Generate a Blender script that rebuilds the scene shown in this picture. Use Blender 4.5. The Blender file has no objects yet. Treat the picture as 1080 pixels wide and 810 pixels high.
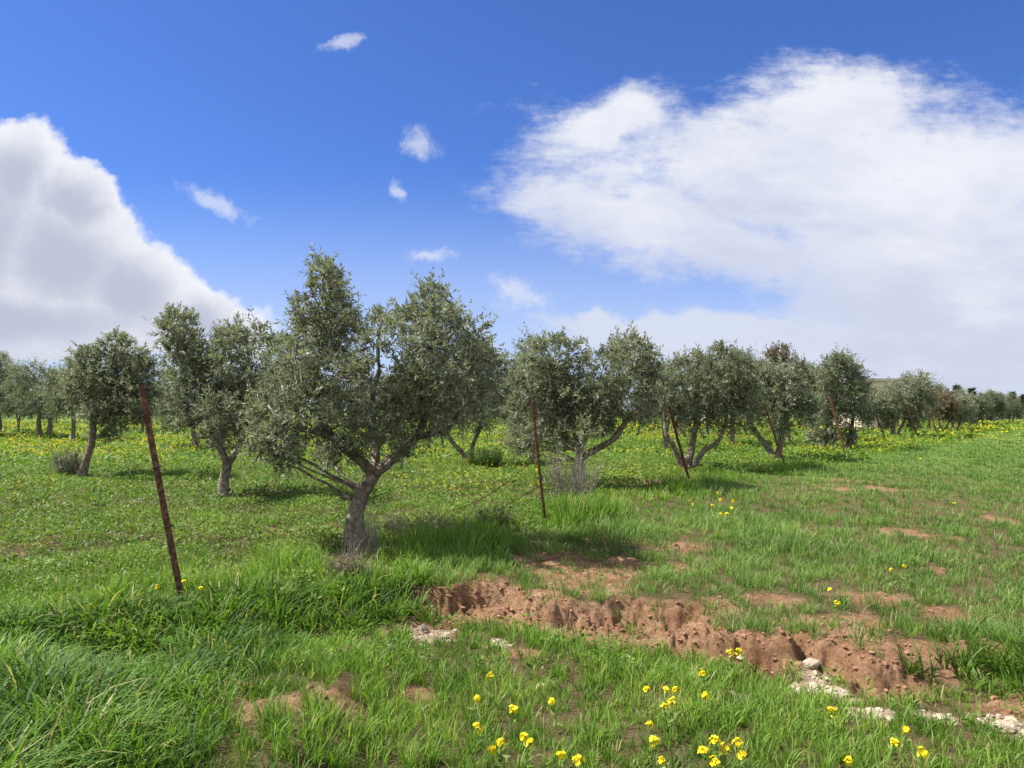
import bpy, math, random
import numpy as np
from mathutils import Vector

rng = np.random.default_rng(7)
random.seed(7)
sc = bpy.context.scene
COL = sc.collection
PI = math.pi

# ------------------------------------------------------------------ camera
F = 810.0; CX = 540.0; CY = 405.0; CAMZ = 1.6
PITCH = math.atan(27 / 810.0)
cd = bpy.data.cameras.new('camera'); cam = bpy.data.objects.new('camera', cd); COL.objects.link(cam)
cam.location = (0, 0, CAMZ); cam.rotation_euler = (PI / 2 + PITCH, 0, 0)
cd.sensor_width = 36; cd.lens = 27.0; cd.clip_start = 0.05; cd.clip_end = 8000
sc.camera = cam
sc.render.resolution_x = 1024; sc.render.resolution_y = 768
cp, sp = math.cos(PITCH), math.sin(PITCH)

def ray(px, py):
    a = (px - CX) / F; b = (CY - py) / F
    return np.array([a, cp - b * sp, sp + b * cp])
def gp(px, py, z=0.0):
    d = ray(px, py); t = (z - CAMZ) / d[2]
    return np.array([d[0] * t, d[1] * t, z])
def at(px, py, Y):
    d = ray(px, py); t = Y / d[1]
    return np.array([d[0] * t, Y, CAMZ + d[2] * t])

# ------------------------------------------------------------------ numpy noise
_T = np.random.default_rng(99).random((256, 256))
def vnoise(x, y, seed=0):
    x = np.asarray(x, float) + seed * 17.31; y = np.asarray(y, float) + seed * 5.77
    xi = np.floor(x).astype(int); yi = np.floor(y).astype(int)
    fx = x - xi; fy = y - yi
    fx = fx * fx * (3 - 2 * fx); fy = fy * fy * (3 - 2 * fy)
    a = _T[xi & 255, yi & 255]; b = _T[(xi + 1) & 255, yi & 255]
    c = _T[xi & 255, (yi + 1) & 255]; d = _T[(xi + 1) & 255, (yi + 1) & 255]
    return (a * (1 - fx) + b * fx) * (1 - fy) + (c * (1 - fx) + d * fx) * fy
def fbm(x, y, seed=0, oct=4):
    s = 0; a = .5; f = 1.0; n = 0
    for i in range(oct):
        s = s + a * vnoise(x * f, y * f, seed + i); n += a; a *= .5; f *= 2.03
    return s / n
def sstep(a, b, x):
    t = np.clip((x - a) / (b - a), 0, 1); return t * t * (3 - 2 * t)

# ------------------------------------------------------------------ layout of the land
FENCE = [((193, 640), (149, 407)), ((575, 553), (561, 423)), ((727, 508), (706, 428)), ((829, 494), (806, 425)),
         ((892, 479), (875, 418)), ((935, 465), (921, 430)), ((969, 462), (954, 421)), ((989, 457), (981, 436)),
         ((1038, 449), (1029, 422)), ((1060, 445), (1052, 427))]
fp = np.array([gp(*b)[:2] for b, t in FENCE])
FL = np.vstack([fp[0] - (fp[1] - fp[0]) * 2, fp[:4], fp[3] + np.array([.62, .78]) * 400])

def polyline_dist(x, y, P):
    """signed distance (positive to the left of the travel direction) and arc length"""
    best = np.full(np.shape(x), 1e9); sgn = np.ones(np.shape(x)); arc = np.zeros(np.shape(x)); s0 = 0
    for i in range(len(P) - 1):
        ax, ay = P[i]; bx, by = P[i + 1]; dx, dy = bx - ax, by - ay; L = math.hypot(dx, dy)
        t = np.clip(((x - ax) * dx + (y - ay) * dy) / (L * L), 0, 1)
        qx = x - ax - t * dx; qy = y - ay - t * dy; d = np.hypot(qx, qy)
        m = d < best
        best = np.where(m, d, best)
        arc = np.where(m, s0 + t * L, arc); s0 += L
    P = np.asarray(P); sgn = np.where(y > np.interp(x, P[:, 0], P[:, 1]), 1.0, -1.0)
    return best * sgn, arc

# toe of the eroded bank: runs from the left foreground to the right foreground
TOE_PX = [(-400, 850), (-60, 740), (60, 722), (150, 712), (250, 700), (330, 692), (400, 676), (445, 655), (480, 650), (533, 645), (552, 660),
          (600, 668), (640, 672), (700, 680), (760, 700), (820, 712), (868, 716), (905, 722), (960, 742), (1035, 752), (1085, 790), (1300, 900)]
TOE = np.array([gp(px, py, -0.25)[:2] for px, py in TOE_PX])
_arcs = np.concatenate([[0], np.cumsum(np.hypot(*np.diff(TOE, axis=0).T))])
ARC_B0, ARC_B1 = _arcs[7], _arcs[20]

def blob(x, y, px, py, rx, ry, z=0.0):
    c = gp(px, py, z); a = gp(px + rx, py, z); b0 = gp(px, py - ry, z); b1 = gp(px, py + ry, z)
    X = abs(a[0] - c[0]); Y = (b0[1] - b1[1]) / 2
    cy = (b0[1] + b1[1]) / 2
    return 1 - np.sqrt(((x - c[0] * cy / c[1]) / X) ** 2 + ((y - cy) / Y) ** 2)

SOIL = [(600, 606, 75, 24, 0), (650, 600, 40, 14, 0), (560, 628, 50, 20, 0), (690, 640, 70, 12, 0), (650, 648, 60, 16, 0), (505, 632, 55, 20, -.05), (760, 640, 30, 9, 0),
        (875, 668, 75, 18, -.05), (910, 655, 40, 12, 0), (925, 632, 45, 8, 0), (820, 636, 45, 8, 0), (1000, 648, 30, 8, 0), (1045, 680, 30, 9, 0),
        (955, 715, 85, 20, -.2), (1060, 765, 40, 14, -.25),
        (240, 764, 40, 16, -.2), (280, 796, 95, 28, -.2), (350, 780, 66, 24, -.2), (430, 754, 38, 24, -.2), (455, 680, 46, 10, -.25),
        (548, 706, 26, 8, -.25), (720, 600, 16, 8, 0), (720, 576, 26, 9, 0),
        (905, 508, 25, 4, 0), (930, 517, 16, 3, 0), (880, 516, 30, 4, 0), (1058, 548, 12, 9, 0), (950, 560, 26, 6, 0), (985, 566, 22, 5, 0), (1010, 590, 26, 4, 0), (990, 605, 30, 4, 0),
        (130, 618, 32, 5, 0), (80, 614, 18, 4, 0), (390, 605, 60, 10, 0), (300, 560, 40, 5, 0), (425, 540, 12, 3, 0), (690, 510, 14, 4, 0), (15, 585, 20, 4, 0), (360, 590, 40, 8, 0)]
GRAVEL = [(455, 680, 48, 9, -.25), (870, 742, 45, 12, -.25), (852, 728, 14, 5, -.25), (915, 772, 40, 9, -.25), (1068, 785, 40, 16, -.25), (785, 748, 30, 10, -.25), (530, 694, 16, 6, -.25), (990, 775, 30, 8, -.25)]

def JAG(x, y, s):
    return (fbm(x * 1.5, y * 1.5, 11, 4) - .5) * .75 + (fbm(x * 2.6, y * .9, 13, 3) - .5) * .22

def ditch(x, y):
    d, s = polyline_dist(x, y, TOE)
    bare = sstep(TOE[7][0] - .3, TOE[7][0] + .15, x) * (1 - sstep(TOE[19][0] - .45, TOE[19][0] - .1, x))
    return d, s, bare

def ground_z(x, y, detail=True):
    x = np.asarray(x, float); y = np.asarray(y, float)
    r = np.hypot(x, y)
    fade = 1 - sstep(14, 40, r)
    z = (fbm(x * .5, y * .5, 3) - .5) * .16 * fade + (fbm(x * 1.7, y * 1.7, 5) - .5) * .07 * fade
    z = z + (fbm(x * .02, y * .02, 8) - .5) * .5 * sstep(60, 200, r)
    near = r < 16
    if np.any(near):
        xn = x[near] if x.ndim else x; yn = y[near] if y.ndim else y
        d, s, bare = ditch(xn, yn)
        jag = JAG(xn, yn, s) * bare + (fbm(xn * 7, yn * 7, 12, 3) - .5) * .20 * bare
        dj = d + jag
        w = .55 * (1 - bare) + (.05 + .20 * sstep(.3, .7, fbm(xn * 2.1, yn * 2.1, 17, 2))) * bare
        st = sstep(0, 1, np.clip(dj / w, 0, 1))
        H = .165 - .04 * (1 - bare) + .14 * (fbm(xn * 1.1, yn * .2, 15, 2) - .5)
        inside = sstep(0, .6, 1 - np.abs(xn) / 12)
        back = sstep(.15, 1.6, -d) * (.13 * (1 - bare) + .05)
        zz = -H * (1 - st) + back * (1 - st)
        # crumbled shelf lower on the face and flutes
        band = np.exp(-(dj / .16) ** 2) * bare
        zz = zz + band * ((fbm(xn * 8, yn * 8, 21, 4) - .5) * .16 + (fbm(xn * 26, yn * 14, 22, 3) - .5) * .09)
        zz = zz - np.exp(-(dj / .24) ** 2) * bare * (.07 * (1 - np.clip(np.abs(fbm(xn * 5, yn * 5, 27, 3) - .5) * 9, 0, 1)) + .035 * (1 - np.clip(np.abs(fbm(xn * 14, yn * 11, 29, 3) - .5) * 8, 0, 1)))
        zz = zz + np.exp(-((dj + .12) / .14) ** 2) * bare * .05 * fbm(xn * 5, yn * 2, 25, 2)
        hol = gp(120, 705, -.1); zz = zz - .26 * np.exp(-(((xn - hol[0]) / .42) ** 2 + ((yn - hol[1]) / .30) ** 2) ** 1.5)
        sl = soil_mask(xn, yn)
        zz = zz + sl * ((fbm(xn * 9, yn * 9, 31, 4) - .5) * .07 + (fbm(xn * 30, yn * 30, 33, 2) - .5) * .022)
        if x.ndim: z[near] = z[near] * .8 + zz * inside
        else: z = z * .8 + zz * inside
    return z

def soil_mask(x, y):
    x = np.asarray(x, float); y = np.asarray(y, float)
    d, s, bare = ditch(x, y)
    v = np.full(x.shape, -1.0)
    for b in SOIL: v = np.maximum(v, blob(x, y, *b) * 1.0)
    v = v + (fbm(x * 2.6, y * 2.6, 41, 4) - .5) * 1.15 + (fbm(x * 9, y * 9, 43, 3) - .5) * .7
    m = sstep(-.05, .5, v)
    jag = JAG(x, y, s) * bare
    face = bare * sstep(-.22, -.1, d + jag) * (1 - sstep(.16, .3, d + jag))
    return np.maximum(m, face)

def gravel_mask(x, y):
    v = np.full(np.shape(x), -1.0)
    for b in GRAVEL: v = np.maximum(v, blob(x, y, *b))
    return sstep(0, .4, v + (fbm(x * 5, y * 5, 51, 4) - .5) * 2.2)

def zat(x, y): return float(ground_z(np.array([x]), np.array([y]))[0])

# ------------------------------------------------------------------ materials
def mat(name):
    m = bpy.data.materials.new(name); m.use_nodes = True
    nt = m.node_tree; nt.nodes.clear()
    return m, nt, nt.nodes, nt.links
def node(ns, t, **kw):
    n = ns.new(t)
    for k, v in kw.items(): setattr(n, k, v)
    return n
def ramp(ns, stops):
    r = ns.new('ShaderNodeValToRGB'); e = r.color_ramp.elements
    while len(e) < len(stops): e.new(.5)
    for i, (p, c) in enumerate(stops): e[i].position = p; e[i].color = (*c, 1)
    return r

def leaf_material(name, stops, back=None, trans=.3, rough=.5, spec=.3, tmul=(1.5, 1.6, .7)):
    m, nt, ns, lk = mat(name)
    out = ns.new('ShaderNodeOutputMaterial')
    a = node(ns, 'ShaderNodeAttribute', attribute_name='tint')
    r = ramp(ns, stops); lk.new(a.outputs['Fac'], r.inputs[0])
    col = r.outputs[0]
    if back:
        g = ns.new('ShaderNodeNewGeometry'); mx = node(ns, 'ShaderNodeMix', data_type='RGBA')
        lk.new(g.outputs['Backfacing'], mx.inputs['Factor']); lk.new(col, mx.inputs[6]); mx.inputs[7].default_value = (*back, 1)
        col = mx.outputs[2]
    p = ns.new('ShaderNodeBsdfPrincipled'); lk.new(col, p.inputs['Base Color'])
    p.inputs['Roughness'].default_value = rough; p.inputs['Specular IOR Level'].default_value = spec
    if trans:
        t = ns.new('ShaderNodeBsdfTranslucent')
        mu = node(ns, 'ShaderNodeMix', data_type='RGBA', blend_type='MULTIPLY'); mu.inputs['Factor'].default_value = 1
        lk.new(col, mu.inputs[6]); mu.inputs[7].default_value = (*tmul, 1); lk.new(mu.outputs[2], t.inputs[0])
        ms = ns.new('ShaderNodeMixShader'); ms.inputs[0].default_value = trans
        lk.new(p.outputs[0], ms.inputs[1]); lk.new(t.outputs[0], ms.inputs[2]); lk.new(ms.outputs[0], out.inputs[0])
    else: lk.new(p.outputs[0], out.inputs[0])
    return m

def rock_material(name, c0, c1, scale, bump=.5, rough=.9, detail=8, c2=None):
    m, nt, ns, lk = mat(name)
    out = ns.new('ShaderNodeOutputMaterial'); tc = ns.new('ShaderNodeTexCoord')
    n = ns.new('ShaderNodeTexNoise'); n.inputs['Scale'].default_value = scale; n.inputs['Detail'].default_value = detail; n.inputs['Roughness'].default_value = .65
    lk.new(tc.outputs['Object'], n.inputs['Vector'])
    st = [(.32, c0), (.68, c1)] if c2 is None else [(.3, c0), (.5, c1), (.68, c2)]
    r = ramp(ns, st); lk.new(n.outputs[0], r.inputs[0])
    p = ns.new('ShaderNodeBsdfPrincipled'); p.inputs['Roughness'].default_value = rough; p.inputs['Specular IOR Level'].default_value = .2
    lk.new(r.outputs[0], p.inputs['Base Color'])
    b = ns.new('ShaderNodeBump'); b.inputs['Strength'].default_value = bump; b.inputs['Distance'].default_value = .02
    lk.new(n.outputs[0], b.inputs['Height']); lk.new(b.outputs[0], p.inputs['Normal'])
    lk.new(p.outputs[0], out.inputs[0])
    return m

M = {}
M['olive_leaf'] = leaf_material('olive leaf', [(0, (.040, .046, .024)), (.42, (.118, .128, .076)), (.8, (.225, .232, .155)), (1, (.36, .36, .26))],
                                back=(.27, .285, .22), trans=.22, rough=.55, spec=.3, tmul=(1.2, 1.4, .6))
M['dry_leaf'] = leaf_material('dry leaf', [(0, (.05, .04, .025)), (.5, (.12, .085, .05)), (1, (.22, .17, .10))], back=(.2, .17, .12), trans=.15)
M['far_leaf'] = leaf_material('conifer needles', [(0, (.03, .045, .022)), (.6, (.06, .08, .042)), (1, (.10, .12, .065))], trans=.1)
M['grass'] = leaf_material('rank grass', [(0, (.034, .072, .010)), (.4, (.088, .172, .020)), (.75, (.155, .26, .036)), (.93, (.23, .32, .065)), (1, (.36, .31, .14))], trans=.38, rough=.55, spec=.28)
M['crop'] = leaf_material('barley crop', [(0, (.055, .10, .022)), (.45, (.112, .195, .042)), (.8, (.172, .265, .065)), (.95, (.23, .32, .10)), (1, (.34, .29, .14))], trans=.36, rough=.55, spec=.28)
M['weeds'] = leaf_material('low weeds', [(0, (.04, .078, .011)), (.45, (.092, .165, .020)), (.8, (.145, .225, .03)), (.93, (.20, .25, .05)), (1, (.26, .2, .1))], trans=.3, rough=.55, spec=.25)
M['petal'] = leaf_material('yellow petal', [(0, (.50, .36, .01)), (.6, (.78, .66, .015)), (1, (.86, .78, .06))], trans=.3, rough=.6, spec=.1, tmul=(1.1, 1.1, .5))
M['stalk'] = leaf_material('flower stalk', [(0, (.08, .14, .02)), (1, (.15, .21, .04))], trans=.2)
M['bark'] = rock_material('olive bark', (.045, .034, .024), (.17, .135, .10), 14, .9, .95, 8, (.36, .315, .25))
M['twig'] = rock_material('grey twig', (.10, .085, .065), (.28, .25, .20), 20, .3)
M['deadwood'] = rock_material('dead wood', (.16, .13, .10), (.36, .31, .25), 18, .5)
M['rust'] = rock_material('rusty steel', (.030, .016, .011), (.090, .040, .025), 26, .5, .8, 10, (.22, .12, .075))
M['sunlitrust'] = rock_material('sunlit rusty steel', (.05, .022, .014), (.15, .058, .034), 26, .5, .8, 10, (.30, .15, .09))  # rust made lighter and redder, painting sunlight onto posts from the third on
M['wire'] = rock_material('rusty wire', (.03, .018, .012), (.08, .045, .03), 30, .2)
M['stone'] = rock_material('limestone', (.24, .185, .13), (.46, .385, .30), 16, .8)
M['greystone'] = rock_material('grey stone', (.16, .15, .15), (.34, .32, .32), 12, .6)
M['tanstone'] = rock_material('tan stone', (.34, .22, .15), (.52, .38, .27), 9, .6)
M['clod'] = rock_material('soil clod', (.15, .075, .040), (.31, .17, .10), 14, .8)
M['plaster'] = rock_material('pale plaster', (.64, .51, .39), (.74, .61, .48), 1.5, .1)
M['roofing'] = rock_material('flat roof', (.55, .46, .36), (.66, .56, .45), 1.5, .1)
M['glass'] = rock_material('dark window glass', (.03, .035, .04), (.05, .055, .06), 2, 0, .1)

def ground_material():
    m, nt, ns, lk = mat('earth and turf')
    out = ns.new('ShaderNodeOutputMaterial'); tc = ns.new('ShaderNodeTexCoord')
    def noise(scale, detail=6, rough=.6):
        n = ns.new('ShaderNodeTexNoise'); n.inputs['Scale'].default_value = scale; n.inputs['Detail'].default_value = detail; n.inputs['Roughness'].default_value = rough
        lk.new(tc.outputs['Object'], n.inputs['Vector']); return n
    def mix(f, a, b, blend='MIX'):
        x = node(ns, 'ShaderNodeMix', data_type='RGBA', blend_type=blend)
        if hasattr(f, 'links'): lk.new(f, x.inputs['Factor'])
        else: x.inputs['Factor'].default_value = f
        for k, v in ((6, a), (7, b)):
            if hasattr(v, 'links'): lk.new(v, x.inputs[k])
            else: x.inputs[k].default_value = (*v, 1)
        return x.outputs[2]
    n1 = noise(3.0, 8); n2 = noise(40, 6, .7); n3 = noise(170, 4, .7)
    soil = ramp(ns, [(.3, (.20, .108, .058)), (.5, (.30, .174, .10)), (.7, (.40, .26, .165))]); lk.new(n1.outputs[0], soil.inputs[0])
    spk = ramp(ns, [(.35, (.55, .5, .45)), (.55, (1, 1, 1)), (.75, (1.25, 1.25, 1.25))]); lk.new(n2.outputs[0], spk.inputs[0])
    soilc = mix(1.0, soil.outputs[0], spk.outputs[0], 'MULTIPLY')
    v = ns.new('ShaderNodeTexVoronoi'); v.inputs['Scale'].default_value = 45; lk.new(tc.outputs['Object'], v.inputs['Vector'])
    gr = ramp(ns, [(0, (.42, .35, .27)), (.5, (.36, .27, .19)), (1, (.27, .18, .115))]); lk.new(v.outputs['Distance'], gr.inputs[0])
    turf = ramp(ns, [(.3, (.055, .050, .020)), (.5, (.115, .088, .042)), (.72, (.20, .135, .075))]); lk.new(n2.outputs[0], turf.inputs[0])
    n4 = noise(.35, 5)
    farc = ramp(ns, [(.3, (.07, .12, .022)), (.5, (.09, .145, .026)), (.7, (.12, .16, .03))]); lk.new(n4.outputs[0], farc.inputs[0])
    asoil = node(ns, 'ShaderNodeAttribute', attribute_name='soil'); agr = node(ns, 'ShaderNodeAttribute', attribute_name='gravel'); afar = node(ns, 'ShaderNodeAttribute', attribute_name='far')
    c = mix(afar.outputs['Fac'], turf.outputs[0], farc.outputs[0])
    c = mix(asoil.outputs['Fac'], c, soilc)
    c = mix(agr.outputs['Fac'], c, gr.outputs[0])
    p = ns.new('ShaderNodeBsdfPrincipled'); p.inputs['Roughness'].default_value = .95; p.inputs['Specular IOR Level'].default_value = .1
    lk.new(c, p.inputs['Base Color'])
    ad = node(ns, 'ShaderNodeMath', operation='ADD'); lk.new(n2.outputs[0], ad.inputs[0]); lk.new(n3.outputs[0], ad.inputs[1])
    b = ns.new('ShaderNodeBump'); b.inputs['Strength'].default_value = .8; b.inputs['Distance'].default_value = .03
    lk.new(ad.outputs[0], b.inputs['Height']); lk.new(b.outputs[0], p.inputs['Normal'])
    lk.new(p.outputs[0], out.inputs[0])
    return m
M['ground'] = ground_material()

# ------------------------------------------------------------------ mesh helpers
def mesh_np(name, verts, faces_list, mats, mat_idx=None, attrs=None, smooth=False):
    """faces_list: list of (n,k) int arrays"""
    me = bpy.data.meshes.new(name)
    verts = np.asarray(verts, np.float32)
    me.vertices.add(len(verts)); me.vertices.foreach_set('co', verts.ravel())
    loops = np.concatenate([f.ravel() for f in faces_list]).astype(np.int32)
    sizes = np.concatenate([np.full(len(f), f.shape[1], np.int32) for f in faces_list])
    starts = np.concatenate([[0], np.cumsum(sizes)[:-1]]).astype(np.int32)
    me.loops.add(len(loops)); me.loops.foreach_set('vertex_index', loops)
    me.polygons.add(len(sizes)); me.polygons.foreach_set('loop_start', starts)
    try: me.polygons.foreach_set('loop_total', sizes)
    except Exception: pass
    for m_ in mats: me.materials.append(m_)
    if mat_idx is not None: me.polygons.foreach_set('material_index', np.asarray(mat_idx, np.int32))
    me.polygons.foreach_set('use_smooth', np.full(len(sizes), bool(smooth)))
    if attrs:
        for k, v in attrs.items():
            a = me.attributes.new(k, 'FLOAT', 'POINT'); a.data.foreach_set('value', np.asarray(v, np.float32))
    me.update(calc_edges=True)
    return me

def link(name, me, parent=None):
    o = bpy.data.objects.new(name, me); COL.objects.link(o)
    if parent: o.parent = parent
    return o
def tag(o, label=None, cat=None, group=None, kind=None):
    if label: o['label'] = label
    if cat: o['category'] = cat
    if group: o['group'] = group
    if kind: o['kind'] = kind
    return o
def empty(name, loc):
    o = bpy.data.objects.new(name, None); COL.objects.link(o); o.location = loc; o.empty_display_size = .2
    return o

class Geo:
    """collects tubes and leaves, local to an origin"""
    def __init__(s, origin=(0, 0, 0)):
        s.o = np.asarray(origin, float); s.v = []; s.q = []; s.t = []; s.n = 0
        s.tint = []
    def tube(s, pts, rad, sides=7, gn=0.0, cap=True, tint=.5):
        pts = np.asarray(pts, float) - s.o; n = len(pts); rad = np.broadcast_to(np.asarray(rad, float), (n,))
        tan = np.gradient(pts, axis=0); tan /= np.linalg.norm(tan, axis=1)[:, None] + 1e-9
        ref = np.array([.31, .95, .05]) if abs(tan[0][2]) > .6 else np.array([0, .1, 1.])
        u = np.cross(tan, ref); u /= np.linalg.norm(u, axis=1)[:, None] + 1e-9
        w = np.cross(tan, u)
        a = np.linspace(0, 2 * PI, sides, endpoint=False)
        ring = u[:, None, :] * np.cos(a)[None, :, None] + w[:, None, :] * np.sin(a)[None, :, None]
        r = rad[:, None] * np.ones((1, sides))
        if gn:
            lob = np.sin(a * 3 + 1.7)[None, :] * .5 + np.sin(a * 2 + .4)[None, :] * .5
            tw = np.linspace(0, 3, n)[:, None]
            r = r * (1 + gn * (lob + .9 * np.sin(a[None, :] * 2 + tw * 2) + 1.6 * (rng.random((n, sides)) - .5)))
        v = (pts[:, None, :] + ring * r[:, :, None]).reshape(-1, 3)
        i = np.arange(n - 1)[:, None] * sides; j = np.arange(sides)[None, :]; j2 = (j + 1) % sides
        q = np.stack([i + j, i + j2, i + sides + j2, i + sides + j], -1).reshape(-1, 4) + s.n
        s.v.append(v); s.q.append(q); s.tint.append(np.full(len(v), tint)); s.n += len(v)
        if cap:
            c = s.n; s.v.append(pts[-1:] + tan[-1:] * rad[-1] * .4); s.tint.append(np.array([tint])); s.n += 1
            k = c - sides
            s.t.append(np.array([[k + jj, k + (jj + 1) % sides, c] for jj in range(sides)]))
    def leaves(s, base, d, side, L, W, tint, bow=0.12):
        N = len(base); base = base - s.o
        nrm = np.cross(d, side)
        mid = base + d * (L * .48)[:, None] + nrm * (L * bow)[:, None]
        v = np.stack([base, mid + side * (W / 2)[:, None], base + d * L[:, None], mid - side * (W / 2)[:, None]], 1).reshape(-1, 3)
        q = np.arange(N * 4).reshape(N, 4) + s.n
        s.v.append(v); s.q.append(q); s.tint.append(np.repeat(tint, 4)); s.n += N * 4
    def mesh(s, name, m, smooth=False):
        fl = []
        if s.q: fl.append(np.concatenate(s.q))
        if s.t: fl.append(np.concatenate(s.t))
        return mesh_np(name, np.concatenate(s.v), fl, [m], attrs={'tint': np.concatenate(s.tint)}, smooth=smooth)

def unit(v): return v / (np.linalg.norm(v, axis=-1, keepdims=True) + 1e-9)
def curve(p, n=10, wob=0.0, r=None):
    """Catmull-Rom resample of control points, with radii"""
    p = np.asarray(p, float); P = np.vstack([2 * p[0] - p[1], p, 2 * p[-1] - p[-2]])
    out = []; rr = []
    for i in range(len(p) - 1):
        a, b, c, d = P[i:i + 4]
        for t in np.linspace(0, 1, n, endpoint=False):
            out.append(.5 * ((2 * b) + (c - a) * t + (2 * a - 5 * b + 4 * c - d) * t * t + (3 * b - a - 3 * c + d) * t ** 3))
            if r is not None: rr.append(r[i] * (1 - t) + r[i + 1] * t)
    out.append(p[-1]); out = np.array(out)
    if r is not None: rr.append(r[-1])
    if wob: out[1:-1] += (rng.random((len(out) - 2, 3)) - .5) * wob
    return (out, np.array(rr)) if r is not None else out

# ------------------------------------------------------------------ ground sheet
def build_ground():
    ang = np.concatenate([np.linspace(-46, 46, 680), np.linspace(46, 314, 62)[1:-1]]) * PI / 180
    rad = [0.4]
    while rad[-1] < 3000:
        r = rad[-1]
        rad.append(r * (1.25 if r < 2.6 else 1.0036 if r < 9.5 else 1.015 if r < 40 else 1.07))
    rad = np.array(rad); nA = len(ang); nR = len(rad)
    X = rad[:, None] * np.sin(ang)[None, :]; Y = rad[:, None] * np.cos(ang)[None, :]
    x = X.ravel(); y = Y.ravel()
    z = ground_z(x, y)
    soil = np.zeros_like(x); grav = np.zeros_like(x)
    m = (np.hypot(x, y) < 40)
    soil[m] = soil_mask(x[m], y[m]); grav[m] = gravel_mask(x[m], y[m])
    far = sstep(10, 30, np.hypot(x, y))
    i = np.arange(nR - 1)[:, None] * nA; j = np.arange(nA)[None, :]; j2 = (j + 1) % nA
    q = np.stack([i + j, i + nA + j, i + nA + j2, i + j2], -1).reshape(-1, 4)
    c = len(x); v = np.vstack([np.stack([x, y, z], 1), [[0, 0, z[:nA].mean()]]])
    t = np.stack([np.arange(nA), (np.arange(nA) + 1) % nA, np.full(nA, c)], 1)
    pad = lambda a: np.append(a, 0)
    me = mesh_np('ground', v, [q, t], [M['ground']], attrs={'soil': pad(soil), 'gravel': pad(grav), 'far': pad(far)}, smooth=True)
    o = link('ground', me); o['kind'] = 'structure'
build_ground()

# ------------------------------------------------------------------ grass, crop, weeds, flowers (stuff)
def wedge(dens, r0, r1, half=45):
    h = half * PI / 180; n = int(dens * h * (r1 * r1 - r0 * r0))
    r = np.sqrt(rng.random(n) * (r1 * r1 - r0 * r0) + r0 * r0); a = (rng.random(n) * 2 - 1) * h
    return r * np.sin(a), r * np.cos(a)

class Blades:
    def __init__(s): s.v = []; s.q = []; s.t = []; s.tint = []; s.n = 0
    def add(s, x, y, z, h, w, az, bend, tint, segs=4, droop=0.0):
        N = len(x)
        if not N: return
        tt = np.linspace(0, 1, segs + 1)
        dx, dy = np.cos(az), np.sin(az)
        tw = rng.normal(0, .6, N); sx, sy = -np.sin(az + tw), np.cos(az + tw)
        V = []
        for k, t in enumerate(tt):
            out = h * bend * t ** 1.7; up = h * (t - droop * bend * t ** 3.2) * np.sqrt(np.clip(1 - (bend * .6 * t) ** 2, .1, 1))
            cx = x + dx * out; cy = y + dy * out; cz = z + up
            if k == segs: V.append(np.stack([cx, cy, cz], 1)[:, None, :])
            else:
                ww = w * .5 * (1 - .75 * t ** 2.0) * (.75 if k == 0 else 1)
                V.append(np.stack([np.stack([cx - sx * ww, cy - sy * ww, cz], 1), np.stack([cx + sx * ww, cy + sy * ww, cz], 1)], 1))
        v = np.concatenate(V, 1); k = v.shape[1]
        b = (np.arange(N) * k)[:, None] + s.n
        for i in range(segs - 1): s.q.append(b + np.array([[2 * i, 2 * i + 1, 2 * i + 3, 2 * i + 2]]))
        i = segs - 1; s.t.append(b + np.array([[2 * i, 2 * i + 1, 2 * i + 2]]))
        s.v.append(v.reshape(-1, 3)); s.tint.append(np.repeat(tint, k)); s.n += N * k
    def build(s, name, m, label):
        fl = []
        if s.q: fl.append(np.concatenate(s.q))
        fl.append(np.concatenate(s.t))
        me = mesh_np(name, np.concatenate(s.v), fl, [m], attrs={'tint': np.concatenate(s.tint)})
        return tag(link(name, me), label, 'grass', kind='stuff')

def tufts(B, cx, cy, nb, hgt, wid, spread, bend, segs, tint0, droop=.35):
    """cx,cy tuft centres; nb blades each"""
    N = len(cx)
    if not N: return
    rep = lambda a: np.repeat(np.broadcast_to(a, (N,)), nb)
    az = rng.random(N * nb) * 2 * PI
    rr = rep(spread) * np.sqrt(rng.random(N * nb))
    x = rep(cx) + rr * np.cos(az); y = rep(cy) + rr * np.sin(az)
    z = ground_z(x, y) - .012
    h = rep(hgt) * rng.uniform(.45, 1.15, N * nb); w = rep(wid) * rng.uniform(.6, 1.25, N * nb)
    bd = np.clip(rep(bend) * rng.uniform(.3, 1.6, N * nb), .03, 1.05)
    t = np.clip(rep(tint0) + rng.normal(0, .16, N * nb), 0, .95)
    dry = rng.random(N * nb) < .035; t = np.where(dry, 1.0, t)
    B.add(x, y, z, h, w, az + rng.normal(0, .5, N * nb), bd, t, segs, droop)

def zones(x, y):
    sf, _ = polyline_dist(x, y, FL); sf = -sf           # positive: field side of the fence
    sf = sf + (fbm(x * .9, y * .9, 61, 3) - .5) * 1.3
    dd, s, bare = ditch(x, y)
    infront = dd < .75 * (1 - bare)
    orchard = (1 - sstep(-.9, -.35, sf)) * ~infront
    strip = sstep(-.9, -.35, sf) * (1 - sstep(.5, 1.1, sf)) * ~infront
    field = sstep(.5, 1.1, sf) * ~infront
    return sf, dd, bare, infront, orchard, strip, field

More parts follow.
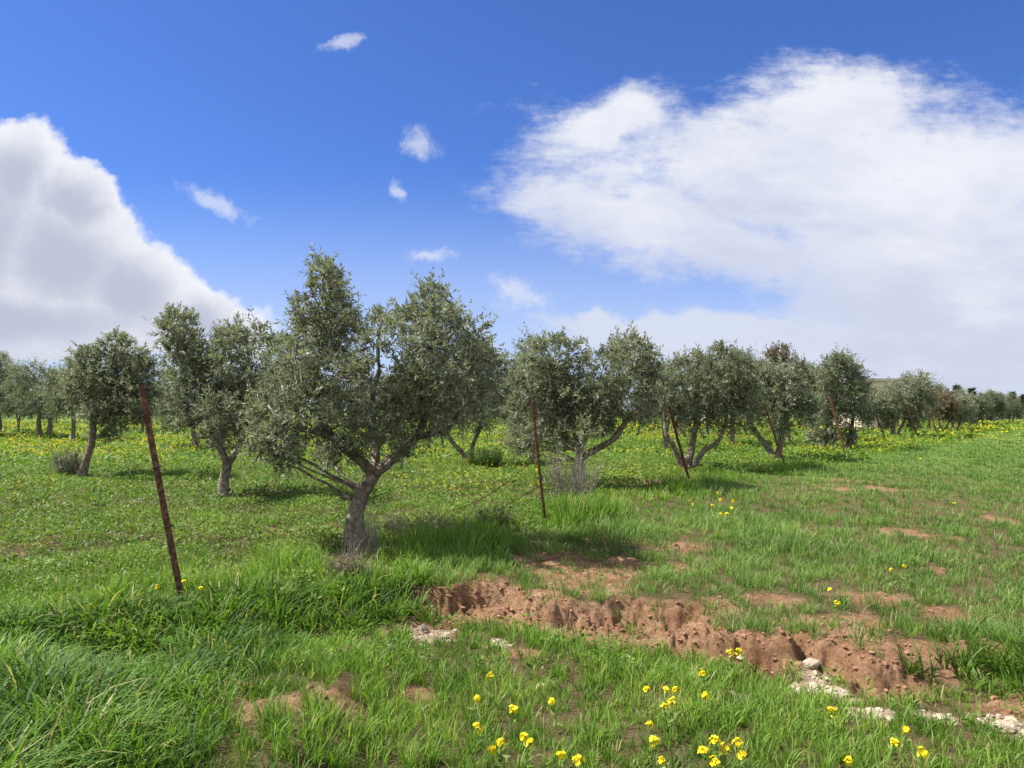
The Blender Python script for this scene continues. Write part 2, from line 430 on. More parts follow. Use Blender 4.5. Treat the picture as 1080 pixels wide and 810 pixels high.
LUSH = [(60, 690, 220, 110, -.1, 1.0), (0, 640, 200, 60, 0, .55), (390, 630, 110, 40, 0, .6), (480, 590, 90, 25, 0, .6), (620, 558, 80, 25, 0, .8), (790, 575, 70, 45, 0, .75),
        (745, 520, 70, 14, 0, .8), (860, 500, 60, 10, 0, .7), (990, 690, 60, 18, -.0, .5), (1060, 700, 50, 40, -.05, .6), (130, 520, 60, 8, 0, .2), (300, 625, 130, 30, 0, .55)]
def trim(x, y):
    t = np.ones(np.shape(x))
    for i in range(4): t = np.minimum(t, 1 - .72 * np.exp(-(((x - fp[i][0]) / .28) ** 2 + ((y - fp[i][1] + .22) / .42) ** 2) ** 1.5))
    return t
def lush(x, y):
    v = np.zeros(np.shape(x))
    for px, py, rx, ry, z, a in LUSH: v = np.maximum(v, a * sstep(0, .55, blob(x, y, px, py, rx, ry, z)))
    return v

def build_grass():
    G = Blades(); C = Blades()
    rings = [(2.2, 5.2, 300, 14, 1.0, 4), (5.2, 8.5, 240, 13, 1.15, 4), (8.5, 13, 150, 11, 1.6, 3), (13, 22, 75, 9, 2.4, 2), (22, 42, 26, 8, 4.2, 2), (42, 95, 6, 8, 8.0, 2)]
    for r0, r1, dens, nb, ws, segs in rings:
        x, y = wedge(dens, r0, r1)
        sf, dd, bare, infront, orch, strip, field = zones(x, y)
        S = soil_mask(x, y); GR = gravel_mask(x, y); L = lush(x, y)
        u = rng.random(len(x))
        clump = fbm(x * 2.2, y * 2.2, 71, 3)
        # wash in front of the bank
        leftness = sstep(.2, -1.6, x) if r0 < 9 else 0
        leftness = 1 - sstep(-2.2, -1.15, x)
        hol = gp(120, 705, -.1); ditchdark = np.maximum(np.exp(-((dd + .05) / .22) ** 2) * (1 - bare), 1.3 * np.exp(-(((x - hol[0]) / .42) ** 2 + ((y - hol[1]) / .30) ** 2)))
        tall0 = np.maximum(L, leftness * .9)
        pf = infront * (.74 + .22 * np.maximum(L, leftness)) * (1 - .96 * S) * (1 - .97 * GR) * sstep(.22, .46, clump + .16 + .3 * L)
        pf = pf * (1 - .40 * tall0 * (r0 < 8)); k = u < pf
        tall = np.maximum(L, leftness * .9)
        tn = .50 + (clump - .5) * .9 + (fbm(x * .7, y * .7, 75, 2) - .5) * .5
        hv = (.62 + .95 * sstep(.3, .7, fbm(x * 1.5, y * 1.5, 73, 3))) * trim(x, y)
        if k.any():
            tufts(G, x[k], y[k], nb, (.125 + .25 * tall[k]) * (.35 + .65 * hv[k]) * (1 - .5 * ditchdark[k]), (.0064 + .0085 * tall[k]) * ws, .035 * ws ** .5 + .05 * tall[k], .48 + .36 * tall[k], segs + (1 if r0 < 9 else 0), tn[k] - .22 * tall[k])
        # strip along the fence and everything rank behind the bank
        lip = bare * np.exp(-((dd + JAG(x, y, 0 * x) - .33) / .10) ** 2) * sstep(.38, .56, fbm(x * 1.9, y * 1.9, 79, 3)) * .9
        ps = lip * (strip > .5) + strip * (.55 + .45 * L) * (1 - .95 * S) * (1 - GR)
        k = (u < ps)
        if k.any():
            tufts(G, x[k], y[k], nb, (.16 + .17 * L[k]) * hv[k], (.0062 + .002 * L[k]) * ws, .04 * ws ** .5, .45, segs, tn[k] + .08)
        # orchard: only scattered grass tufts between the weeds
        po = orch * (.10 + .5 * L + .25 * sstep(.55, .7, fbm(x * .5, y * .5, 77, 3))) * (1 - S)
        k = (u < po)
        if k.any(): tufts(G, x[k], y[k], nb - 3, .10 + .12 * L[k], .0065 * ws, .04 * ws ** .5, .5, max(2, segs - 1), tn[k] + .02)
        # field crop drilled in rows parallel to the fence
        row = .5 + .5 * np.cos(sf * 2 * PI / .95)
        pfld = lip * (field > .5) + field * (1 - .80 * S) * (1 - GR) * (.36 + .56 * row + .35 * L) * sstep(.3, .5, clump + .12 + .3 * L)
        k = (u < pfld)
        if k.any():
            tufts(C, x[k], y[k], nb, .75 * hv[k] ** .5 * (.14 + .16 * L[k] + .04 * clump[k]), .0056 * ws, .04 * ws ** .5, .5, segs, tn[k] + .0)
    G.build('grass', M['grass'], 'tall bright green grass along the fence and in the foreground')
    C.build('barley_crop', M['crop'], 'short blue-green cereal crop covering the field right of the fence')

def build_weeds():
    g = Geo()
    rings = [(5, 9, 170, 13, 1.0), (9, 14, 110, 12, 1.3), (14, 24, 42, 11, 2.0), (24, 45, 11, 10, 3.8), (45, 110, 1.9, 9, 8.5)]
    for r0, r1, dens, nl, ws in rings:
        x, y = wedge(dens, r0, r1)
        sf, dd, bare, infront, orch, strip, field = zones(x, y)
        S = soil_mask(x, y)
        cl = fbm(x * 1.3, y * 1.3, 81, 4)
        p = (orch + .25 * strip) * (1 - .93 * S) * sstep(.22, .5, cl + .12)
        p = p + infront * .16 * (1 - S)
        k = rng.random(len(x)) < p
        x, y, cl = x[k], y[k], cl[k]; N = len(x)
        if not N: continue
        hh = np.repeat(.05 + .16 * sstep(.4, .75, cl), nl); n = N * nl
        az = rng.random(n) * 2 * PI; rr = .07 * ws ** .6 * np.sqrt(rng.random(n))
        bx = np.repeat(x, nl) + rr * np.cos(az); by = np.repeat(y, nl) + rr * np.sin(az)
        base = np.stack([bx, by, ground_z(bx, by) + hh * rng.random(n) ** .7], 1)
        d = unit(np.stack([np.cos(az), np.sin(az), rng.uniform(-.3, 1.2, n)], 1))
        side = unit(np.cross(d, unit(rng.normal(0, .5, (n, 3)) + np.array([0, 0, 1.]))))
        L = rng.uniform(.022, .05, n) * ws ** .85; W = L * rng.uniform(.3, .6, n)
        t = np.clip(np.repeat(.46 + (cl - .5) * .9, nl) + rng.normal(0, .17, n), 0, .93); t[rng.random(n) < .03] = 1
        g.leaves(base, d, side, L, W, t, .05)
    tag(link('weeds', g.mesh('weeds', M['weeds'])), 'low leafy green weeds carpeting the orchard floor', 'weeds', kind='stuff')

def build_far_flowers():
    g = Geo()
    rings = [(7.5, 14, 2.2, .014, 7), (14, 26, 9.0, .019, 6), (26, 50, 9.5, .032, 5), (50, 120, 1.7, .075, 5)]
    for r0, r1, dens, sz, nl in rings:
        x, y = wedge(dens, r0, r1)
        sf, dd, bare, infront, orch, strip, field = zones(x, y)
        pt = fbm(x * .22 + 3, y * .22, 91, 4)
        p = orch * sstep(.47, .66, pt + .10 * sstep(14, 30, np.hypot(x, y))) * (.9 if r0 > 13 else .45)
        p = p + strip * sstep(18, 30, y) * .42 * sstep(.4, .6, pt + .08)
        p = p + field * (.012 + .5 * sstep(26, 60, y) * sstep(.45, .62, pt))
        k = (rng.random(len(x)) < p) & (soil_mask(x, y) < .5)
        x, y = x[k], y[k]; N = len(x)
        if not N: continue
        zz = ground_z(x, y) + rng.uniform(.08, .26, N)
        n = N * nl
        c = np.repeat(np.stack([x, y, zz], 1), nl, 0) + rng.normal(0, sz * .8, (n, 3))
        az = rng.random(n) * 2 * PI
        d = unit(np.stack([np.cos(az), np.sin(az), rng.uniform(-.2, .6, n)], 1)); side = unit(np.cross(d, rng.normal(0, .4, (n, 3)) + np.array([0, 0, 1.])))
        L = sz * rng.uniform(.9, 1.6, n)
        g.leaves(c - d * (L / 2)[:, None], d, side, L, L * .8, rng.random(n), 0)
    tag(link('wildflowers', g.mesh('wildflowers', M['petal'])), 'countless yellow wildflowers dotted over the orchard floor', 'flowers', kind='stuff')

build_grass(); build_weeds(); build_far_flowers()

# ------------------------------------------------------------------ stones, clods
def rock_mesh(name, r, m, seed, flat=.6, sub=2):
    import bmesh
    bm = bmesh.new(); bmesh.ops.create_icosphere(bm, subdivisions=sub, radius=1)
    rs = np.random.default_rng(seed)
    cuts = unit(rs.normal(size=(9, 3))); dist = rs.uniform(.55, .85, 9)
    for v in bm.verts:
        c = np.array(v.co)
        for n_, d_ in zip(cuts, dist):
            e = c @ n_ - d_
            if e > 0: c = c - n_ * e * .9
        c += rs.normal(0, .025, 3)
        v.co = Vector((c[0] * r * 1.2, c[1] * r, c[2] * r * flat))
    me = bpy.data.meshes.new(name); bm.to_mesh(me); bm.free(); me.materials.append(m)
    return me
def scatter_rocks(name, m, label, cat, pts, sizes, seed):
    protos = [rock_mesh('tmp', 1, m, seed + i, .65, 1) for i in range(6)]
    data = []
    for p in protos:
        v = np.empty(len(p.vertices) * 3, np.float32); p.vertices.foreach_get('co', v)
        f = np.empty(len(p.polygons) * 3, np.int32); p.loops.foreach_get('vertex_index', f)
        data.append((v.reshape(-1, 3), f.reshape(-1, 3)))
    for p in protos: bpy.data.meshes.remove(p)
    V, Fc, n = [], [], 0
    for i, (c, s) in enumerate(zip(pts, sizes)):
        v, f = data[rng.integers(6)]; a = rng.random() * 6.28; R = np.array([[math.cos(a), -math.sin(a), 0], [math.sin(a), math.cos(a), 0], [0, 0, 1]])
        tl = rng.normal(0, .3); T = np.array([[1, 0, 0], [0, math.cos(tl), -math.sin(tl)], [0, math.sin(tl), math.cos(tl)]])
        V.append((v * s) @ T.T @ R.T + c); Fc.append(f + n); n += len(v)
    me = mesh_np(name, np.concatenate(V), [np.concatenate(Fc)], [m])
    tag(link(name, me), label, cat, kind='stuff')

x, y = wedge(1700, 3, 8); k = rng.random(len(x)) < gravel_mask(x, y) * .8
x, y = x[k], y[k]; s = np.clip(rng.lognormal(-4.85, .65, len(x)), .003, .04)
scatter_rocks('gravel', M['stone'], 'pale limestone gravel washed out along the foot of the bank', 'gravel', np.stack([x, y, ground_z(x, y) + s * .12], 1), s, 100)
x, y = wedge(900, 3, 9.5); d, sarc, bare = ditch(x, y); S = soil_mask(x, y)
k = rng.random(len(x)) < np.clip(S * (.16 + 1.3 * bare * np.exp(-((d + .06) / .16) ** 2)), 0, 1)
x, y = x[k], y[k]; s = np.clip(rng.lognormal(-4.9, .65, len(x)), .003, .034)
scatter_rocks('soil_clods', M['clod'], 'crumbled red-brown soil clods below the eroded bank', 'soil', np.stack([x, y, ground_z(x, y) + s * .2], 1), s, 200)

STONES = [((626, 582), .055, 'stone', 0, 'white stone lying at the top of the bare soil slope'),
          ((783, 752), .07, 'greystone', -.22, 'rounded grey stone half buried in the foreground grass'),
          ((826, 791), .055, 'tanstone', -.22, 'pinkish tan stone in the grass at the bottom edge'),
          ((855, 714), .085, 'stone', -.2, 'white limestone chunk lodged at the foot of the soil bank'),
          ((880, 742), .12, 'stone', -.24, 'largest flat white rock below the soil bank'),
          ((803, 742), .05, 'stone', -.22, 'small white stone just right of the grey stone'),
          ((781, 706), .05, 'stone', -.22, 'pale stone under the bank face beside yellow flowers'),
          ((919, 775), .08, 'stone', -.24, 'flat pale rock in grass at lower right'),
          ((1060, 788), .09, 'stone', -.24, 'white rock on the gravel in the bottom right corner'),
          ((146, 708), .07, 'stone', -.2, 'pale stone in the dark hollow of the tall grass on the left'),
          ((571, 741), .05, 'tanstone', -.24, 'small pale stone between the yellow flowers in the middle foreground')]
for i, (p, r, m_, zz, lab) in enumerate(STONES):
    g_ = gp(*p, zz); o = link('stone', rock_mesh('stone', r * .68, M[m_], 300 + i, .55 if r < .1 else .35, 3))
    o.location = (g_[0], g_[1], zat(g_[0], g_[1]) + r * .18); o.rotation_euler = (0, 0, i * 1.3)
    tag(o, lab, 'stone')

# ------------------------------------------------------------------ fence posts (leaning rusty angle iron)
POST_LABEL = ['tall rusty angle-iron fence post leaning left above the tall grass, nearest the camera',
              'rusty fence post standing beside the dry twiggy bush',
              'rusty fence post leaning steeply against the pale forked olive trunk',
              'rusty fence post leaning beside the dark bent olive trunk',
              'rusty fence post leaning in front of the upright bushy olive',
              'thin rusty fence post leaning before the pale house',
              'rusty fence post leaning on the right of the round grey olive',
              'short rusty fence post leaning among small brownish olives',
              'far rusty fence post with a diagonal brace beside it',
              'farthest rusty fence post near the right-hand conifers']
def add_box(bm, x0, x1, y0, y1, z0, z1):
    vs = [bm.verts.new(c) for c in ((x0, y0, z0), (x1, y0, z0), (x1, y1, z0), (x0, y1, z0), (x0, y0, z1), (x1, y0, z1), (x1, y1, z1), (x0, y1, z1))]
    for f in ((0, 3, 2, 1), (4, 5, 6, 7), (0, 1, 5, 4), (1, 2, 6, 5), (2, 3, 7, 6), (3, 0, 4, 7)): bm.faces.new([vs[i] for i in f])
import bmesh
def angle_bar(name, a, b, w, t, az, m=None):
    """an L-section bar from a to b"""
    a = np.array(a, float); b = np.array(b, float); L = np.linalg.norm(b - a)
    bm = bmesh.new()
    prof = [(0, 0), (w, 0), (w, t), (t, t), (t, w), (0, w)]
    rings = []; n = max(6, int(L / .08))
    rs = np.random.default_rng(int(abs(a[0]) * 100) + 5)
    for k in range(n + 1):
        z = L * k / n; bend = .012 * math.sin(k / n * PI) * rs.uniform(.6, 1.4)
        rings.append([bm.verts.new((px_ - w * .4 + bend + rs.normal(0, .0008), py_ - w * .4 + rs.normal(0, .0008), z)) for px_, py_ in prof])
    for k in range(n):
        for i in range(6): bm.faces.new([rings[k][i], rings[k][(i + 1) % 6], rings[k + 1][(i + 1) % 6], rings[k + 1][i]])
    bm.faces.new(rings[0][::-1]); bm.faces.new(rings[-1])
    me = bpy.data.meshes.new(name); bm.to_mesh(me); bm.free(); me.materials.append(m or M['rust'])
    q = Vector(tuple(b - a)).to_track_quat('Z', 'Y')
    return me, q
posts = []
for i, ((bx, by), (tx, ty)) in enumerate(FENCE):
    g_ = gp(bx, by); g_[2] = zat(g_[0], g_[1])
    top = at(tx, ty, g_[1] - .06 * (i % 3))
    dirv = unit(top - g_); bot = g_ - dirv * .25
    w = .050 if i < 2 else .062 if i < 4 else .08
    e = empty('fence_post', tuple(g_)); tag(e, POST_LABEL[i], 'fence post', 'rusty posts of the broken fence line')
    me, q = angle_bar('bar', bot, top, w, .008, 0, M['rust' if i < 2 else 'sunlitrust'])
    o = link('bar', me, e); o.location = tuple(bot - g_); o.rotation_mode = 'QUATERNION'
    o.rotation_quaternion = q @ __import__('mathutils').Quaternion((0, 0, 1), math.radians([-140, -150, -120, -135, -140, -130, -140, -120, -140, -130][i]))
    posts.append((g_, top))
    if i < 5:
        for h in (.35, .62, .86):       # twists of tie wire round the bar
            c = g_ + (top - g_) * h; gg = Geo(g_); a = np.linspace(0, 5 * PI, 26)
            u_ = unit(np.cross(dirv, [0, 1, 0])); v_ = np.cross(dirv, u_)
            pts = c + u_[None] * np.cos(a)[:, None] * .043 + v_[None] * np.sin(a)[:, None] * .043 + dirv[None] * (a * .0011)[:, None]
            pts = np.vstack([pts, pts[-1] + u_ * .04 + dirv * .02, pts[-1] + u_ * .07 - dirv * .02])
            gg.tube(pts, .0022, 5); link('wire_tie', gg.mesh('wire_tie', M['wire']), e)
    if i == 2:
        c = g_ + (top - g_) * .74; gg = Geo(g_); gg.tube([c + (.03, -.02, -.09), c + (.05, -.02, 0), c + (.04, -.02, .09)], [.02, .035, .025], 7)
        link('clamp', gg.mesh('clamp', M['rust']), e)
g_ = posts[8][0]; a_ = gp(1008, 451); b_ = g_ * .2 + posts[8][1] * .8
a_ = g_ + np.array([-2.2, -1.0, 0]); a_[2] = zat(a_[0], a_[1])
b_ = g_ + (posts[8][1] - g_) * .45
me, q = angle_bar('fence_brace', a_, b_, .07, .008, 0); o = link('fence_brace', me); o.location = tuple(a_); o.rotation_mode = 'QUATERNION'; o.rotation_quaternion = q
tag(o, 'diagonal rusty brace propping a far fence post', 'fence brace')

# loose wire strands sagging from the second post down into the grass
def wire(pts, r, label):
    c = curve(pts, 16, .012); gg = Geo(pts[0]); gg.tube(c, r, 5)
    o = link('fence_wire', gg.mesh('fence_wire', M['wire'])); o.location = tuple(pts[0]); return tag(o, label, 'wire')
P2, T2_ = posts[1]
def ongr(px, py, dz=.02):
    p = gp(px, py); p[2] = zat(p[0], p[1]) + dz; return p
wire([P2 + (T2_ - P2) * .55, at(535, 508, 11.0), at(500, 530, 11.0), ongr(450, 556, .10), ongr(400, 584, .05)], .0065, 'rusty wire sagging left from the post beside the dry bush')
wire([P2 + (T2_ - P2) * .30, at(540, 530, 10.6), at(505, 552, 10.2), ongr(470, 572, .06)], .0055, 'short lower rusty wire drooping into the grass from the same post')

# ------------------------------------------------------------------ trees
def twigs_and_leaves(gl, gt, centers, radii, twig_n, LS, leaf_per, tintbase=.42, up=.45, tl=(.16, .40), flat=1.0, twr=.0035, sides=3, wood=.3):
    C_ = np.repeat(np.arange(len(centers)), np.maximum(1, twig_n.astype(int)))
    N = len(C_)
    dirs = unit(rng.normal(size=(N, 3)))
    rr = radii[C_] * rng.uniform(.15, .95, N) ** .55
    p0 = centers[C_] + dirs * rr[:, None] * np.array([1, 1, flat]) * .85
    d = unit(dirs * .9 + np.array([0, 0, up]) + rng.normal(0, .45, (N, 3)))
    ln = rng.uniform(tl[0], tl[1], N) * (LS ** .5) * np.clip(radii[C_] / .3, .6, 1.3)
    bendv = rng.normal(0, .25, (N, 3)) - np.array([0, 0, .12])
    tint_t = np.clip((tintbase[C_] if np.ndim(tintbase) else tintbase) + rng.normal(0, .13, N), 0, 1)
    n = N * leaf_per
    I = np.repeat(np.arange(N), leaf_per); t = np.tile(np.linspace(.08, 1, leaf_per), N) + rng.normal(0, .02, n)
    pos = p0[I] + d[I] * (ln[I] * t)[:, None] + bendv[I] * (ln[I] * t * t)[:, None]
    ax = unit(d[I] + 2 * bendv[I] * t[:, None])
    perp = unit(np.cross(ax, unit(rng.normal(size=(n, 3)))))
    ld = unit(ax * rng.uniform(.35, 1.0, n)[:, None] + perp * rng.uniform(.5, 1.0, n)[:, None])
    side = unit(np.cross(ld, unit(rng.normal(0, .55, (n, 3)) + np.array([0, 0, 1.]))))
    L = rng.uniform(.044, .074, n) * LS; W = L * rng.uniform(.26, .38, n)
    gl.leaves(pos, ld, side, L, W, np.clip(tint_t[I] + rng.normal(0, .18, n), 0, 1), .06)
    # twig wood, as thin 3-sided tubes for a share of twigs
    if gt is not None:
        k = np.where(rng.random(N) < wood)[0]
        for i in k:
            q = np.stack([centers[C_[i]] * .35 + p0[i] * .65, p0[i], p0[i] + d[i] * ln[i] * .5 + bendv[i] * ln[i] * .25, p0[i] + d[i] * ln[i] + bendv[i] * ln[i]])
            gt.tube(q, np.array([2.2, 1.7, 1.1, .5]) * twr * LS ** .5, 3, cap=False)

def olive(base_px, stems, clumps, label, Y=None, LS=1.0, depth=None, dens=1.0, group=None, leafm='olive_leaf', leaf_per=16, tint=.42, name='olive_tree', zbase=None, up=.45, dup=2):
    b = gp(*base_px)
    if Y: b = at(base_px[0], base_px[1], Y)
    b[2] = zat(b[0], b[1]); Y = b[1]; mpp = Y / F
    root = empty(name, tuple(b)); tag(root, label, 'olive tree' if name == 'olive_tree' else 'tree', group)
    gw = Geo(b); gl = Geo(b); gt = Geo(b)
    ends = []
    for st in stems:
        pts = []; rad = []
        for j, s_ in enumerate(st):
            px, py, r = s_[:3]; dy = s_[3] if len(s_) > 3 else 0
            p = at(px, py, Y + dy)
            if r >= 900: r -= 900
            pts.append(p); rad.append(r * mpp * .72)
        if len(pts) == 1: continue
        if np.linalg.norm(pts[0][:2] - b[:2]) < .6 and pts[0][2] < b[2] + .5: pts[0][2] = b[2] - .1; rad[0] *= 1.15
        c, r = curve(pts, 7, .012, rad)
        gw.tube(c, r, 12 if rad[0] > .04 else 8, .07)
        ends.append(c[int(len(c) * .45):])
    nodes = np.concatenate(ends)
    cl = np.array(clumps, float)
    cx = (cl[:, 0].min() + cl[:, 0].max()) / 2; hw = (cl[:, 0].max() - cl[:, 0].min()) / 2 + 10
    if depth is None: depth = hw * mpp
    C_ = []; R_ = []
    for row in cl:
        px, py, r = row[:3]
        ext = depth * math.sqrt(max(.05, 1 - ((px - cx) / hw) ** 2)) * .85
        for s_ in range(dup):
            if s_ and rng.random() < .3: continue
            dy = (row[3] if len(row) > 3 else 0) + ext * (rng.uniform(-.95, .15) if s_ == 0 else rng.uniform(0, .95))
            j = (rng.random(2) - .5) * r * (.0 if s_ == 0 else .7)
            C_.append(at(px + j[0], py + j[1], Y + dy)); R_.append(r * mpp * rng.uniform(.58, .86))
    C_ = np.array(C_); R_ = np.array(R_)
    for c, r in zip(C_, R_):          # a branch to every clump
        d = np.linalg.norm(nodes - c, axis=1) + 1.2 * np.maximum(0, nodes[:, 2] - c[2] + .05)
        s0 = nodes[np.argmin(d)]
        mid = (s0 + c) / 2 + rng.normal(0, .06, 3) * np.linalg.norm(c - s0) + np.array([0, 0, .06 * np.linalg.norm(c - s0)])
        L = np.linalg.norm(c - s0); r0 = np.clip(.009 + .011 * L, .008, .026)
        cc, rr = curve([s0, mid, c, c + (c - mid) * .35], 4, .02, [r0, r0 * .7, r0 * .45, r0 * .2])
        gw.tube(cc, rr, 6)
    tn = np.maximum(6, dens * 980 * R_ ** 2 / LS ** 1.35 * (1 + .1 / R_))
    ctint = tint + rng.normal(0, .15, len(C_))
    twigs_and_leaves(gl, gt, C_, R_, tn, LS, leaf_per, ctint, up)
    hi = (C_[:, 2] > b[2] + .52 * (C_[:, 2].max() - b[2])) & (rng.random(len(C_)) < .55)   # long shoots that break the outline
    if hi.any():
        twigs_and_leaves(gl, gt, C_[hi], R_[hi], np.full(hi.sum(), 3.0), LS, int(leaf_per * 1.7), ctint[hi], 1.9, (.28 / LS ** .4, .50 / LS ** .4), wood=1.0)
    link('trunk', gw.mesh('trunk', M['bark'], True), root)
    cr = link('crown', gl.mesh('crown', M[leafm]), root)
    link('twigs', gt.mesh('twigs', M['twig']), cr)
    return root

# --- the large olive in front
olive((380, 580), [
    [(380, 582, 17), (374, 552, 13), (381, 524, 11), (394, 500, 10)],
    [(394, 500, 8), (378, 484, 6.5, -.1), (352, 462, 6, -.2), (335, 430, 5, -.3), (335, 385, 3.5, -.2), (345, 330, 2.2, 0)],
    [(394, 500, 9), (415, 484, 7.5, .1), (438, 462, 6.5, .2), (452, 425, 5, .2), (455, 380, 3.5, .1), (458, 335, 2, 0)],
    [(394, 500, 7), (396, 470, 6, .3), (392, 430, 4.5, .4), (400, 390, 3, .3)],
    [(352, 462, 5, -.2), (320, 452, 4, -.5), (292, 440, 3, -.6)],
    [(438, 462, 5, .1), (470, 452, 4, -.2), (490, 425, 3, -.3), (498, 390, 2, -.2)]],
    [(343, 288, 11), (352, 300, 12), (330, 312, 15), (352, 325, 20), (322, 335, 14), (328, 352, 22), (350, 362, 26), (372, 348, 18), (312, 378, 26), (345, 395, 30), (300, 412, 28),
     (326, 425, 30), (284, 436, 24), (294, 460, 26), (330, 455, 30), (276, 470, 16), (305, 484, 14), (360, 436, 30), (374, 398, 26), (382, 456, 26), (358, 476, 20), (340, 484, 14),
     (456, 315, 13), (440, 332, 20), (470, 335, 19), (488, 345, 16), (418, 352, 22), (450, 365, 30), (500, 372, 18), (482, 385, 28), (516, 385, 9), (430, 395, 30), (460, 415, 30), (498, 412, 20),
     (420, 432, 30), (450, 445, 28), (482, 438, 20), (506, 440, 10), (408, 462, 24), (428, 474, 14), (402, 342, 12), (505, 350, 8), (392, 366, 14)],
    'large grey-green olive tree with two-humped crown and stout bare trunk, nearest of the grove', dens=1.0)
# --- second olive
olive((237, 524), [
    [(237, 527, 9), (236, 508, 7), (240, 490, 6.5)],
    [(240, 490, 5), (232, 472, 4.5, -.1), (222, 455, 4, -.2), (212, 420, 3, -.2), (195, 370, 2, 0)],
    [(240, 490, 5), (252, 470, 4.5, .1), (262, 445, 4, .2), (265, 405, 3, .2), (260, 365, 1.5, .1)]],
    [(186, 335, 10), (200, 338, 9), (180, 350, 12), (196, 358, 16), (182, 372, 14), (215, 372, 16), (205, 392, 20), (186, 402, 14), (235, 360, 14), (252, 356, 14), (272, 356, 14), (288, 365, 12),
     (240, 385, 22), (268, 384, 22), (290, 395, 16), (220, 410, 22), (250, 412, 24), (278, 415, 22), (200, 425, 16), (230, 435, 22), (260, 440, 22), (288, 440, 18), (205, 448, 12), (190, 438, 10), (240, 455, 14), (285, 462, 12), (222, 460, 10), (296, 415, 12)],
    'olive tree with low forked trunk standing left of the largest olive', LS=1.35)
# --- leaning olive on the left
olive((85, 503), [
    [(84, 505, 8), (90, 488, 5.5), (97, 465, 5), (98, 445, 4.5)],
    [(98, 445, 4), (90, 425, 3.2, -.2), (92, 395, 2, 0)],
    [(98, 445, 4), (112, 420, 3.4, .2), (122, 390, 2, .2)],
    [(83, 492, 4), (79, 483, 3), (81, 478, 2.2)]],
    [(124, 358, 8), (110, 366, 12), (132, 366, 11), (92, 376, 11), (148, 374, 12), (110, 385, 18), (130, 388, 18), (90, 396, 14), (152, 394, 14), (78, 400, 10), (105, 405, 20), (132, 410, 20), (86, 416, 15),
     (155, 415, 12), (112, 426, 18), (140, 430, 16), (94, 434, 12), (150, 440, 10), (122, 442, 12), (76, 422, 9), (118, 458, 7)],
    'olive tree with pale trunk leaning right and a grey bush at its foot', LS=1.6)
# --- twin-trunk olive farther left
olive((46, 462), [[(42, 464, 3.5), (41, 445, 3), (43, 420, 2.4), (38, 400, 1.3)], [(50, 464, 3.5), (53, 445, 3), (48, 425, 2.5), (55, 400, 1.3)]],
    [(20, 395, 9), (35, 392, 10), (50, 394, 9), (62, 400, 9), (16, 408, 9), (32, 408, 12), (50, 410, 12), (66, 414, 9), (22, 422, 10), (40, 424, 12), (58, 426, 11), (72, 424, 7), (30, 434, 8), (50, 436, 8)],
    'dark olive tree with twin trunks on the far left', LS=2.2, leaf_per=14)
olive((-4, 458), [[(-2, 460, 3), (0, 445, 2.6), (-4, 420, 2), (-8, 395, 1)]],
    [(-10, 384, 9), (3, 382, 8), (-24, 392, 12), (-4, 398, 12), (12, 396, 8), (-30, 412, 12), (-8, 414, 14), (10, 414, 10), (-20, 430, 12), (2, 432, 11), (14, 428, 7), (-6, 442, 6)],
    'olive tree cut off by the left edge of the photo', LS=2.2, leaf_per=14)
# --- olive seen behind the second one
olive((204, 474), [[(204, 476, 4), (205, 462, 3.5), (200, 440, 3), (196, 415, 2)], [(205, 462, 2.5), (215, 440, 2.4), (225, 410, 1.6)]],
    [(180, 398, 12), (200, 392, 12), (222, 396, 12), (240, 405, 12), (172, 415, 12), (195, 415, 16), (220, 418, 16), (165, 432, 9), (185, 435, 12), (210, 438, 14), (235, 432, 12), (176, 446, 7)],
    'olive tree half hidden behind the olive with the low fork', LS=2.0, leaf_per=14)
# --- V-shaped two-stem olive behind the big one
olive((495, 490), [[(494, 492, 4.2), (488, 478, 3.3), (474, 462, 3), (470, 440, 2.6), (478, 410, 1.6)], [(497, 492, 4), (498, 472, 3), (506, 452, 2.6), (512, 425, 2), (515, 395, 1.2)]],
    [(500, 380, 9), (515, 376, 9), (530, 384, 9), (488, 392, 13), (510, 394, 15), (532, 398, 13), (548, 402, 9), (478, 410, 14), (500, 412, 17), (524, 416, 16), (545, 420, 11), (470, 428, 12), (490, 432, 15), (515, 436, 14), (538, 438, 11), (480, 445, 9), (505, 449, 9)],
    'olive tree with two thin stems spread in a V, behind the largest olive', LS=2.0, leaf_per=14)
# --- wide olive behind the second post
olive((612, 515), [
    [(612, 518, 10), (610, 496, 8), (613, 474, 6)],
    [(612, 484, 5), (632, 472, 5, -.1), (648, 462, 4.6, -.2), (660, 445, 4, -.2), (674, 430, 3, -.1), (676, 400, 1.8, 0)],
    [(613, 474, 5), (604, 450, 4.5, .2), (592, 425, 3.5, .3), (582, 390, 2, .2)],
    [(613, 474, 4), (622, 445, 3.6, .3), (630, 410, 2.5, .3)]],
    [(572, 366, 10), (588, 362, 9), (604, 370, 10), (560, 385, 13), (580, 388, 16), (600, 392, 16), (545, 402, 12), (620, 382, 12), (640, 378, 14), (655, 366, 11), (668, 362, 10), (678, 372, 11), (686, 380, 9), (660, 386, 18),
     (680, 395, 15), (690, 400, 8), (562, 412, 19), (588, 415, 20), (615, 412, 20), (640, 410, 20), (665, 414, 19), (682, 420, 13), (545, 430, 14), (568, 438, 18), (595, 440, 18), (622, 436, 18), (648, 432, 16), (676, 438, 11),
     (548, 452, 12), (565, 460, 13), (590, 460, 13), (635, 452, 10), (540, 468, 7), (556, 476, 8), (618, 458, 9)],
    'wide olive tree with a side limb bending right, behind the dry bush', LS=1.5, depth=1.6, dens=1.0)
